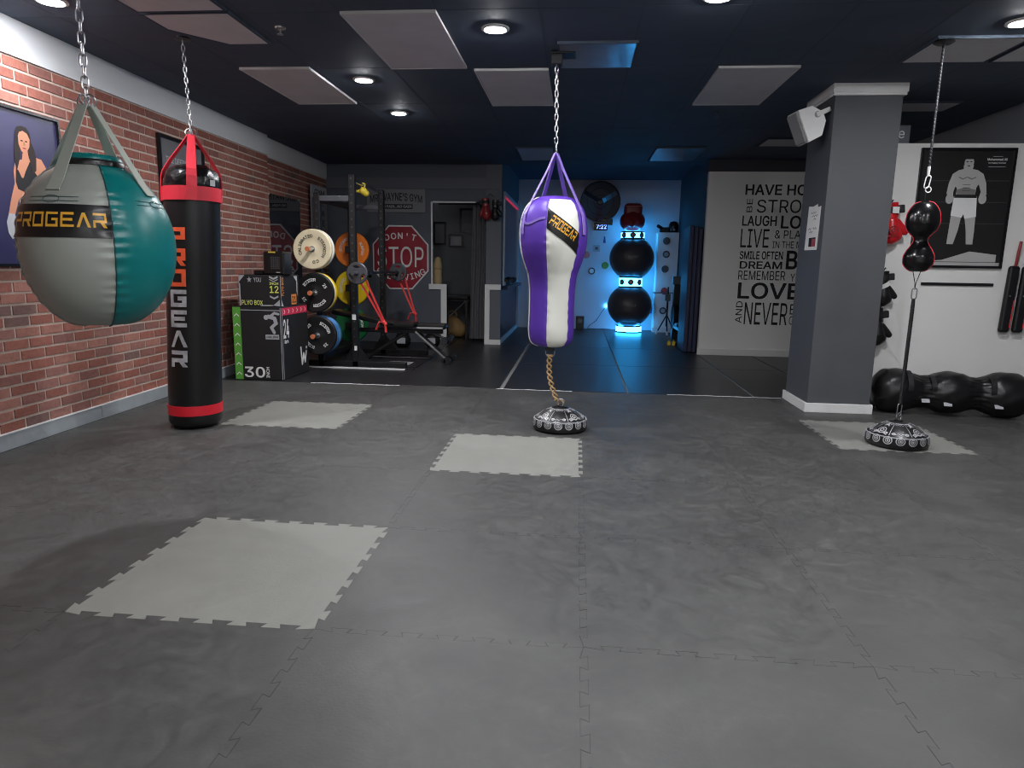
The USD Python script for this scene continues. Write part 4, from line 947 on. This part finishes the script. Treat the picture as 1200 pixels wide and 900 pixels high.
bb = thing('barbell', 'steel barbell resting on the rack hooks pointing away from the camera', 'barbell'); BXx = -.80
obj('shaft', cyl((BXx, 6.16, 1.225), (BXx, 7.90, 1.225), .016, 14), 'black_metal', bb, 40)
for y0, y1 in ((5.86, 6.22), (7.84, 8.20)): obj('sleeve', cyl((BXx, y0, 1.225), (BXx, y1, 1.225), .025, 16), 'iron', bb, 40)
def grip_plate(y, label):
    t = thing('grip_plate', label, 'weight plate', (BXx, y, 1.225)); R = .125
    d = Point(0, 0).buffer(R, 24).difference(Point(0, 0).buffer(.027, 12))
    for k in range(3):
        a = PI/2+k*2*PI/3; s = affinity.rotate(affinity.translate(affinity.scale(Point(0, 0).buffer(.026, 10), 1.7, .75), 0, .082), math.degrees(a-PI/2), origin=(0, 0)); d = d.difference(s)
    F = Fr((0, .018, 0), EX, EZ); obj('disc', F.poly(d, 0, .036), 'iron', t); obj('rim', ring((0, 0, 0), (0, 1, 0), R-.004, .018, 40, 10), 'iron', t, True)
grip_plate(6.05, 'small grey iron plate with grip holes on the near end of the barbell'); grip_plate(8.0, 'small grey iron plate with grip holes on the far end of the barbell')
def rband(p, q, label, spread):
    t = thing('resistance_band', label, 'resistance band'); p, q = np.array(p, float), np.array(q, float)
    for s in (-1, 1):
        a = p+np.array([.03*s*spread, 0, 0]); tt = np.linspace(0, 1, 14)[:, None]
        obj('strand', ribbon(a*(1-tt)+q*tt+np.array([.01*s, 0, 0]), (1, 0, .4), .024, .006), 'band_coral', t)
    obj('loop', ring((BXx, p[1], 1.225), (0, 1, 0), .036, .010), 'band_coral', t, True)
    for (dx, dz, L) in ((-.10, -.10, .1), (.03, -.13, .1), (-.07, -.02, .05)):
        obj('tail', ribbon([q, q+np.array([dx*.6, -.01, .005]), q+np.array([dx, -.02, dz])], (.4, 1, 0), .035, .008), 'band_coral', t)
    obj('knot', hull_spheres([(q, .026), (q+np.array([.02, 0, -.02]), .024)]), 'band_coral', t, True)
rband((BXx+.01, 6.13, 1.20), (-.54, 6.30, .60), 'red resistance band hanging from the near end of the barbell', 1.2); rband((BXx+.01, 8.08, 1.20), (-.56, 8.05, .60), 'red resistance band hanging from the far end of the barbell', 1.6)
yg = thing('yellow_grip', 'yellow rubber grip hanging under the pull up bar', 'grip'); obj('grip', blend([hull_spheres([((XF, 6.8, 2.30), .05), ((XF+.03, 6.82, 2.27), .045)]), hull_spheres([((XF, 6.8, 2.29), .03), ((XF-.11, 6.8, 2.30), .018)])], .012, 8), 'yellow', yg, True); obj('loop', ring((XF, 6.8, 2.37), (0, 1, 0), .028, .008), 'yellow', yg, True)
bc = thing('weight_bench', 'adjustable black weight bench standing in the power rack', 'bench')
obj('pad', bx(-.72, 6.84, .48, -.27, 7.14, .55, .02), 'vinyl_black', bc, label='black seat pad'); obj('pad', bx(-.25, 6.86, .47, .16, 7.12, .54, .02), 'vinyl_black', bc); obj('pad_edge', bx(-.24, 6.852, .475, .12, 6.86, .50), 'silver_patch', bc, label='pale edge of the pad')
bp = bx(-.45, -.15, -.03, .45, .15, .03, .015); bp.apply_transform(trimesh.transformations.rotation_matrix(math.radians(10), (0, 1, 0))); bp.apply_translation((-1.0, 6.99, .60)); obj('back_pad', bp, 'vinyl_black', bc)
obj('rail', bx(-1.1, 6.96, .40, .1, 7.02, .46, .006), 'black_metal', bc); obj('front_leg', cyl((-.28, 6.93, .42), (.14, 6.93, .06), .022, 10), 'steel', bc); obj('front_leg', cyl((-.28, 7.05, .42), (.14, 7.05, .06), .022, 10), 'black_metal', bc)
obj('rear_leg', cyl((-.40, 6.99, .42), (-.98, 6.99, .04), .025, 10), 'black_metal', bc); obj('foot_bar', cyl((.15, 6.75, .045), (.15, 7.23, .045), .03, 12), 'black_metal', bc); obj('foot_bar', cyl((-1.0, 6.78, .042), (-1.0, 7.2, .042), .03, 12), 'black_metal', bc)
for y in (6.78, 7.20): obj('roller', cyl((.16, y-.07, .32), (.16, y+.07, .32), .05, 16), 'black_matte', bc, 40); obj('wheel', cyl((.20, y-.03, .05), (.20, y+.03, .05), .048, 16), 'black_metal', bc, 40)
obj('roller_post', cyl((-.1, 6.99, .42), (.16, 6.99, .32), .018, 8), 'black_metal', bc); obj('roller_bar', cyl((.16, 6.75, .32), (.16, 7.22, .32), .012, 8), 'steel', bc)
pf = thing('lifting_platform', 'low dark lifting platform with a white front edge under the rack', 'platform')
obj('base', bx(-1.66, 6.20, 0.0, -.14, 6.305, .012), 'platform', pf); obj('front_edge', bx(-1.66, 6.165, .0, -.24, 6.20, .014), 'print_white', pf, label='white front edge'); obj('base', bx(-1.66, 6.395, 0, -.14, 7.605, .010), 'platform', pf)
obj('inlay', bx(-.62, 6.56, .010, -.28, 6.84, .013), 'silver_patch', pf, label='pale inlay'); obj('inlay', bx(-1.22, 6.56, .010, -1.06, 6.9, .013), 'silver_patch', pf, label='pale inlay'); obj('seam', bx(-1.4, 7.28, .010, -.16, 7.31, .013), 'silver_patch', pf)
for i, (x, y, m) in enumerate(((-.90, 8.62, 'plate_black'), (-.42, 8.7, 'plate_black'))):
    k = thing('kettlebell', ['left black kettlebell with a pale label on the floor behind the rack', 'right black kettlebell with a pale label on the floor behind the rack'][i], 'kettlebell', (x, y, 0))
    obj('bell', lathe([(0, 0), (.08, 0), (.125, .05), (.135, .12), (.11, .19), (.06, .22), (0, .225)], 32), m, k, True); a = np.linspace(-.4, PI+.4, 24); obj('handle', tube(np.stack([.085*np.cos(a), 0*a, .235+.075*np.sin(a)], 1), .018, 10), m, k, True); obj('label_tag', Fr((-.06, -.138, .07), EX, EZ).box(0, 0, .14, .09, 0, .004), 'print_grey', k, label='pale label')

# ================================================================== PLYO BOXES
pb = thing('plyo_box', 'large black plyo box marked 30 with a green chevron stripe', 'plyo box')
X0, X1, Y0, Y1, ZT_ = -1.968, -1.392, 5.12, 5.88, .845
obj('body', bx(X0, Y0, .001, X1, Y1, ZT_, .006), 'black_matte', pb); F0 = Fr((X0, Y0, 0), EX, EZ); F1 = Fr((X1, Y0, 0), EY, EZ)
objs('edge_line', [F0.box(.565, .01, .572, .83, 0, .001), F0.box(.10, .80, .572, .808, 0, .001), F1.box(.02, .01, .03, .83, 0, .001)], 'print_grey', pb); obj('stripe', F0.box(.004, .004, .098, .835, 0, .0012), 'green_stripe', pb, label='green chevron stripe')
chev = lambda F, x, z, w_, h_, t_, r=0: F.put(ext(affinity.rotate(Polygon([(-w_, -h_), (0, h_), (w_, -h_), (w_, -h_-t_), (0, h_-t_), (-w_, -h_-t_)]), r, origin=(0, 0)), .0006), x, z, .0014)
objs('chevron', [chev(F0, .051, .08+.112*k, .03, .014, .014) for k in range(7)], 'print_white', pb)
obj('lettering', lettering(F0, '30', .115, .03, .36, .155), 'print_white', pb); obj('lettering', vlettering(F0, 'INCH', .375, .03, .415, .155), 'print_white', pb)
fig = union_all([Point(.40, .725).buffer(.028), LineString([(.43, .735), (.50, .715), (.515, .66)]).buffer(.022), LineString([(.515, .66), (.46, .61), (.49, .555)]).buffer(.018), LineString([(.445, .735), (.50, .775), (.545, .765)]).buffer(.014)])
obj('jumper_print', F0.poly(fig, .0008, .0006), 'print_grey', pb, label='white jumping figure'); obj('label_print', F0.box(.385, .475, .545, .53, 0, .0012), 'print_grey', pb); obj('lettering', lettering(F0, 'CHALLENGE', .395, .49, .535, .515, True, .0013), 'print_black', pb)
obj('stripe', F1.box(.035, .745, .745, .83, 0, .0012), 'red_stripe', pb, label='red chevron stripe'); objs('chevron', [chev(F1, .10+.118*k, .787, .024, .014, .014, -90) for k in range(6)], 'print_white', pb)
obj('lettering', lettering(F1, '24', .05, .48, .20, .70), 'print_white', pb); obj('lettering', lettering(F1, 'in', .07, .42, .17, .465), 'print_white', pb)
lg = union_all([LineString([(.52, .32), (.55, .12), (.60, .24), (.64, .14), (.68, .26)]).buffer(.018), Point(.69, .31).buffer(.018)]); obj('logo_print', F1.poly(lg, .0008, .0006), 'print_white', pb, label='white scribbled logo')
p2 = thing('plyo_box', 'small black plyo box marked 12 on top of the large one', 'plyo box')
a0, a1, b0, b1, c0, c1 = -1.885, -1.395, 5.14, 5.66, .846, 1.20
obj('body', bx(a0, b0, c0, a1, b1, c1, .006), 'black_matte', p2); G0 = Fr((a0, b0, c0), EX, EZ); G1 = Fr((a1, b0, c0), EY, EZ); Wd, Hh = a1-a0, c1-c0
objs('corner_print', [G0.poly([(.005, .35), (.075, .35), (.005, .27)], .0005, .0006), G0.poly([(.005, .27), (.02, .25), (.02, .005), (.005, .005)], .0005, .0006), G0.poly([(Wd-.01, .005), (Wd-.01, .08), (Wd-.10, .005)], .0005, .0006), G0.poly([(.25, .005), (Wd-.02, .005), (Wd-.1, .018), (.25, .018)], .0005, .0006)], 'print_grey', p2)
star = Polygon([(.13+.03*(1 if k % 2 == 0 else .42)*math.cos(PI/2+k*PI/5), .30+.038*(1 if k % 2 == 0 else .42)*math.sin(PI/2+k*PI/5)) for k in range(10)]); obj('star_print', G0.poly(star, .0005, .0006), 'print_grey', p2)
obj('lettering', lettering(G0, 'YOU', .18, .275, .27, .325), 'print_grey', p2); obj('lettering', lettering(G0, 'PLYO BOX', .03, .015, .28, .07), 'lime', p2, label='lime lettering'); obj('lettering', lettering(G0, '12', .365, .155, .47, .235), 'lime', p2, label='lime number'); obj('lettering', lettering(G0, 'INCH', .365, .245, .47, .275), 'lime', p2)
objs('chevron', [chev(G0, .415, .115, .05, -.012, .02), chev(G0, .415, .335, .05, -.012, .022), chev(G0, .415, .30, .05, -.012, .01)], 'print_grey', p2)
obj('lettering', vlettering(G1, 'PLYO BOX', .03, .12, .085, .33), 'badge_orange', p2, label='orange lettering'); obj('badge_print', G1.box(.29, .01, .43, .13, 0, .0012), 'badge_orange', p2); obj('lettering', lettering(G1, '21', .31, .03, .41, .11, True, .0013), 'print_black', p2)
objs('corner_print', [G1.poly([(.36, .34), (.47, .34), (.47, .10), (.445, .16), (.445, .28)], .0005, .0006), G1.poly([(.005, .005), (.07, .005), (.005, .10)], .0005, .0006), G1.poly([(.005, .34), (.015, .34), (.015, .01), (.005, .01)], .0005, .0006)], 'print_grey', p2)
fb = thing('foam_block', 'plain black foam block against the bricks behind the plyo boxes', 'plyo box'); obj('body', bx(-2.11, 5.91, .001, -1.72, 6.12, .985, .01), 'black_matte', fb); obj('lid', bx(-2.12, 5.90, .985, -1.71, 6.13, 1.0, .004), 'black_matte', fb)
ps = thing('portable_speaker', 'black boxy portable speaker on top of the small plyo box', 'speaker')
obj('cabinet', bx(-1.615, 5.20, 1.2005, -1.365, 5.42, 1.465, .018), 'black_plastic', ps); Fp = Fr((-1.615, 5.20, 1.2), EX, EZ)
obj('grille', [Fp.box(.09, .07+.018*k, .20, .078+.018*k, -.004, .004) for k in range(8)]+[Fp.box(.10+.025*k, .066, .106+.025*k, .206, -.004, .004) for k in range(4)], 'iron', ps, label='grey grille'); obj('tag', Fp.box(.07, .248, .15, .262, -.003, .006), 'yellow', ps, label='yellow tag'); obj('badge', Fp.box(.155, .025, .20, .035, -.002, .003), 'print_grey', ps)
obj('side', bx(-1.75, 5.24, 1.2005, -1.63, 5.4, 1.25, .01), 'black_plastic', ps)

# ================================================================== LED STACK AT THE BACK
QX, QY = 3.06, 12.28
def led_ring(z0, z1, R, label, nb):
    t = thing('led_ring', label, 'led lamp', (QX, QY, 0))
    obj('diffuser', lathe([(R-.02, z0), (R, z0), (R, z1), (R-.02, z1), (R-.02, z0)], 48), 'led_cyan', t)
    obj('rim', [ring((0, 0, z0-.008), EZ, R-.005, .012, 40), ring((0, 0, z1+.008), EZ, R-.005, .012, 40)], 'black_plastic', t, True)
    for k in range(nb):
        a = -PI/2-.06+(k-(nb-1)/2)*.80; c = (math.cos(a)*(R+.004), math.sin(a)*(R+.004), (z0+z1)/2)
        obj('badge', lathe([(0, 0), (.058, 0), (.058, .012), (.05, .016), (0, .016)], 24, c, (math.cos(a), math.sin(a), 0)), 'badge_dark', t, 30, label='round dark badge'); obj('badge_face', lathe([(0, .016), (.032, .016), (.03, .019), (0, .019)], 20, c, (math.cos(a), math.sin(a), 0)), ['print_grey', 'badge_pink', 'print_grey'][k % 3], t, 30)
    return t
led_ring(.02, .13, .27, 'glowing cyan led ring on the floor under the lower exercise ball', 0)
led_ring(.968, 1.142, .24, 'glowing cyan led ring with badges between the two exercise balls', 3)
led_ring(1.958, 2.07, .24, 'glowing cyan led ring with badges under the giant red glove', 3)
def ball(z, label):
    t = thing('exercise_ball', label, 'exercise ball', (QX, QY, z)); R = .462
    b = trimesh.creation.icosphere(4, R); b.apply_scale((1, 1, .965)); obj('skin', b, 'ball_grey', t, True)
    n = np.linspace(0, 2*PI, 90)[:-1]; obj('ridge', [ring((0, 0, R*.965*math.sin(q)), EZ, R*math.cos(q), .003, 80, 5) for q in (-1.0, -.85, .85, 1.0)], 'ball_grey', t, True); Fb = Fr((0, -R-.004, 0), EX, EZ)
    fnb = lambda u, v: np.stack([(R+.002)*np.sin(u/R)*np.cos(v/R), -(R+.002)*np.cos(u/R)*np.cos(v/R), (R+.002)*.965*np.sin(v/R)], 1)
    lt_ = meshkit.text_mesh('BOOST', .045, .001, True); v_, f_ = lt_.vertices.copy(), lt_.faces; v_[:, 0] -= lt_.bounds[1][0]/2
    obj('lettering', trimesh.Trimesh(fnb(v_[:, 0], v_[:, 1]), f_, process=False), 'print_grey', t)
    return t
ball(.565, 'dark grey exercise ball at the bottom of the led stack'); ball(1.55, 'dark grey exercise ball in the middle of the led stack')
gg = thing('giant_glove', 'oversized dark red boxing glove standing on top of the led stack', 'boxing glove', (QX-.02, QY, 0))
obj('fist', blend([hull_spheres([((-.06, 0, 2.30), .20), ((.06, 0, 2.30), .20), ((0, 0, 2.38), .17)]), hull_spheres([((-.10, -.12, 2.32), .085), ((-.02, -.16, 2.24), .08)])], .04, 8), 'glove_maroon', gg, True)
obj('cuff', blend([bx(-.18, -.13, 2.40, .19, .13, 2.66, .05)], .05, 3), 'glove_maroon', gg, 40); obj('cuff_stripe', bx(-.165, -.142, 2.585, .175, -.128, 2.60, .004), 'badge_pink', gg); obj('logo_print', bx(-.02, -.215, 2.24, .04, -.20, 2.26, .004), 'print_grey', gg)
# things on the rear wall
fn_ = thing('drum_fan', 'round black wall fan with three glossy blades on the rear wall', 'fan', (2.375, 12.68, 2.72))
obj('rim', lathe([(.41, -.07), (.425, -.07), (.425, .07), (.41, .07), (.41, -.07)], 64, (0, 0, 0), (0, 1, 0)), 'black_plastic', fn_, 30); obj('back_plate', lathe([(0, .06), (.41, .06), (.41, .07), (0, .07)], 48, (0, 0, 0), (0, 1, 0)), 'paint_dark', fn_)
obj('hub', lathe([(0, -.06), (.05, -.055), (.06, -.03), (.06, .06), (0, .06)], 28, (0, 0, 0), (0, 1, 0)), 'black_plastic', fn_, 40)
for k in range(3):
    a = -PI/2+k*2*PI/3; bl = bx(.05, -.006, -.055, .395, .006, .055, .004); bl.apply_transform(trimesh.transformations.rotation_matrix(.5, (1, 0, 0))); bl.apply_transform(trimesh.transformations.rotation_matrix(-a, (0, 1, 0))); obj('blade', bl, 'steel', fn_, label='glossy dark blade')
obj('guard', [ring((0, -.072, 0), (0, 1, 0), R_, .004, 48, 5) for R_ in (.14, .28, .41)], 'black_metal', fn_, True); obj('bracket', bx(-.06, .05, -.47, .28, .115, -.34, .01), 'black_plastic', fn_)
ck = thing('wall_clock', 'black digital clock with glowing blue white digits below the fan', 'clock', (2.255, 12.795, 2.135)); cks = obj('case', bx(0, -.04, 0, .30, 0, .16, .01), 'black_plastic', ck); obj('digits', lettering(Fr((0, -.04, 0), EX, EZ), '7:22', .06, .03, .275, .13, True, .001), 'led_clock', cks)
def badge(x, z, R, m, label, y=12.8, face=None, ringy=False):
    t = thing('wall_badge', label, 'badge', (x, y, z))
    if ringy: obj('ring', ring((0, -.012, 0), (0, 1, 0), R-.012, .012, 32), m, t, True); obj('face', lathe([(0, -.01), (R-.02, -.01), (R-.02, 0), (0, 0)], 24, (0, 0, 0), (0, 1, 0)), 'print_white', t)
    else:
        obj('disc', lathe([(0, -.02), (R*.85, -.02), (R, -.008), (R, 0), (0, 0)], 28, (0, 0, 0), (0, 1, 0)), m, t, 30); obj('face', lathe([(0, -.024), (R*.6, -.022), (R*.62, -.018), (0, -.018)], 24, (0, 0, 0), (0, 1, 0)), face or m, t, 30)
badge(2.12, 1.61, .075, 'badge_pink', 'round pink badge on the rear wall near the centre bag'); badge(2.535, 1.39, .075, 'badge_green', 'round green badge on the rear wall left of the balls'); badge(2.25, 1.265, .075, 'badge_dark', 'round dark ring badge on the rear wall, lowest of its group', ringy=True)
sq = thing('wall_plaque', 'small pale square plaque on the rear wall beside the centre bag', 'plaque', (2.335, 12.8, 1.755)); obj('frame', bx(-.07, -.015, -.07, .07, 0, .07, .003), 'print_grey', sq); obj('mark', bx(-.03, -.018, -.03, .03, -.015, .03), 'badge_dark', sq)
pn = thing('wall_pennant', 'tiny dark blue pennant under the digital clock', 'pennant', (2.50, 12.8, 1.93)); obj('cloth', Fr((0, 0, 0), EX, EZ).poly([(-.03, -.06), (.03, -.06), (.012, .08), (-.012, .08)], 0, .008), 'blue_dark', pn)
for i, (z, m, f_) in enumerate(((1.915, 'badge_dark', 'iron'), (1.64, 'badge_dark', 'print_grey'), (1.335, 'badge_dark', 'badge_dark'), (.875, 'badge_red', 'badge_red'), (.46, 'badge_dark', 'print_grey'))):
    badge(3.775+.008*(i % 2), z, .075, m, ['topmost round grey badge on the pale pilaster', 'second round badge from the top of the pilaster, grey with pale marks', 'third round badge from the top of the pilaster, plain grey', 'round red badge on the pale pilaster', 'lowest round badge on the pilaster, grey and white'][i], 12.4, f_)
cm_ = thing('camera_unit', 'black camera unit lying on top of the pale pilaster', 'camera', (3.72, 12.5, 2.09)); obj('body', bx(-.09, -.05, 0, .10, .05, .11, .012), 'black_plastic', cm_); obj('lens', cyl((-.06, -.05, .09), (-.14, -.12, .13), .035, 16), 'black_plastic', cm_, 40)
s2 = thing('small_speaker', 'round black speaker on top of the pilaster beside the camera unit', 'speaker', (3.92, 12.52, 2.09)); obj('body', lathe([(0, 0), (.09, 0), (.10, .05), (.10, .16), (.07, .22), (0, .24)], 24), 'black_plastic', s2, True); obj('mark', bx(-.02, -.106, .04, .02, -.098, .07), 'print_grey', s2)
s3 = thing('floor_speaker', 'small black speaker on the floor by the rear wall behind the centre bag', 'speaker', (2.03, 12.62, 0)); obj('cabinet', bx(-.09, -.08, 0, .09, .08, .29, .01), 'black_plastic', s3); obj('cone', cyl((0, -.081, .19), (0, -.086, .19), .05, 20), 'iron', s3)
wc = thing('power_cable', 'thin dark cable with a glowing switch from the led stack to the floor', 'cable'); tt = np.linspace(0, 1, 30); obj('wire', tube(np.stack([2.58-.38*tt, np.full(30, 12.77), .50-.49*tt**.8+.02*np.sin(tt*9)], 1), .006, 6), 'black_matte', wc, True); obj('wire', tube(np.stack([2.2+.5*tt, 12.74+.02*np.sin(tt*12), np.full(30, .008)], 1), .006, 6), 'black_matte', wc, True); obj('switch', bx(2.56, 12.75, .48, 2.61, 12.79, .55, .008), 'led_cyan', wc, label='glowing cyan switch')
sm = thing('wall_sticker', 'small dark sticker on the rear wall right of the lower ball', 'sticker', (3.56, 12.8, .45)); obj('face', Fr((0, 0, 0), EX, EZ).poly(affinity.scale(Point(0, 0).buffer(.06), .8, 1.4), 0, .008), 'blue_dark', sm)

# ================================================================== RIGHT OF THE REAR: mats, ropes, stand
fm = thing('folded_mat', 'navy folded gym mat standing upright against the dark side wall', 'gym mat')
for k in range(3): obj('panel', bx(3.70+.07*k, 8.92, .002, 3.765+.07*k, 9.62, 2.03-.02*k, .012), 'navy_foam', fm)
yr = thing('yellow_rope', 'pale yellow rope hanging beside the navy folded mat', 'rope')
for k in range(2): zz_ = np.linspace(2.0, .25, 40); obj('strand', tube(np.stack([3.80-.02*k+.01*np.sin(zz_*4+k), 9.78+.05*k+.01*np.cos(zz_*3), zz_], 1), .011, 6), 'rope_yellow', yr, True)
hp = thing('wall_hook', 'dark wall hook carrying the pale yellow rope', 'hook'); obj('peg', cyl((3.98, 9.8, 2.0), (3.76, 9.8, 2.0), .014, 10), 'black_metal', hp)
sd_ = thing('tripod_stand', 'black tripod stand with a pale crossbar near the pilaster', 'stand', (3.78, 11.75, 0))
obj('mast', cyl((0, 0, .18), (0, 0, .98), .018, 12), 'black_metal', sd_); obj('crossbar', cyl((-.30, -.02, .86), (.12, .02, .86), .014, 10), 'steel', sd_, label='pale crossbar'); obj('clamp', bx(-.05, -.04, .70, .05, .04, .84, .01), 'iron', sd_)
for k in range(3):
    a = k*2*PI/3+.5; e = (.22*math.cos(a), .22*math.sin(a), .012); obj('leg', cyl((0, 0, .42), e, .013, 8), 'black_metal', sd_); obj('foot', cyl((.18*math.cos(a), .18*math.sin(a), .086), e, .022, 8), 'print_white', sd_, label='white foot')
bk = thing('exercise_machine', 'dark exercise machine in the shadow by the side wall', 'exercise machine', (3.86, 10.6, 0)); obj('rail', bx(-.06, -.55, .22, .06, .65, .29, .01), 'black_metal', bk); obj('column', bx(-.06, .45, .0, .06, .60, 1.05, .01), 'black_metal', bk); obj('seat', bx(-.10, -.40, .30, .08, -.10, .36, .02), 'vinyl_black', bk); obj('flywheel', lathe([(0, -.06), (.24, -.06), (.26, -.03), (.26, .03), (.24, .06), (0, .06)], 32, (0, .52, .42), (1, 0, 0)), 'black_plastic', bk, 30); obj('foot_bar', bx(-.16, -.60, 0, .08, -.52, .06, .01), 'black_metal', bk); obj('console', bx(-.1, .40, 1.05, .1, .5, 1.2, .01), 'iron', bk)
for k in range(2):
    yb = thing('yellow_clip', ['left yellow collar clip on the floor by the dark machine', 'right yellow collar clip on the floor by the dark machine'][k], 'clip', (3.60+.08*k, 9.9, .0)); obj('block', bx(-.03, -.03, .001, .03, .03, .075, .01), 'yellow', yb); obj('pin', cyl((0, 0, .07), (0, 0, .10), .008, 8), 'yellow', yb)

# ================================================================== QUOTE ON THE LETTERED WALL
qt = thing('wall_quote', 'large black vinyl quote of mixed lettering on the pale wall left of the column', 'lettering'); FW = Fr((0, 8.7, 0), EX, EZ)
for s, x0, z0, x1, z1, b in (('HAVE HOPE', 4.455, 2.475, 5.62, 2.635, True), ('STRONG', 4.645, 2.215, 5.68, 2.41, False), ('LAUGH', 4.44, 2.015, 4.955, 2.17, True), ('LOUD', 5.02, 1.98, 5.68, 2.175, True),
                             ('LIVE', 4.435, 1.69, 4.86, 1.97, False), ('& PLAY', 4.945, 1.83, 5.42, 1.955, False), ('IN THE MOMENT', 4.92, 1.685, 5.70, 1.79, False), ('SMILE OFTEN', 4.44, 1.51, 5.09, 1.635, True),
                             ('DREAM', 4.45, 1.365, 5.09, 1.48, True), ('BIG', 5.145, 1.362, 5.68, 1.655, True), ('REMEMBER', 4.44, 1.195, 5.15, 1.335, False), ('YOU ARE', 5.23, 1.18, 5.70, 1.30, False),
                             ('LOVED', 4.45, .90, 5.66, 1.155, True), ('NEVER', 4.575, .50, 5.23, .845, False), ('EVER', 5.265, .67, 5.68, .83, False), ('GIVE UP', 5.265, .51, 5.70, .645, False)):
    obj('words', lettering(FW, s, x0, z0, x1, z1, b), 'print_black', qt)
for s, x0, z0, x1, z1 in (('BE', 4.49, 2.22, 4.575, 2.42), ('AND', 4.44, .52, 4.54, .86)): obj('words', vlettering(FW, s, x0, z0, x1, z1, False), 'print_black', qt)
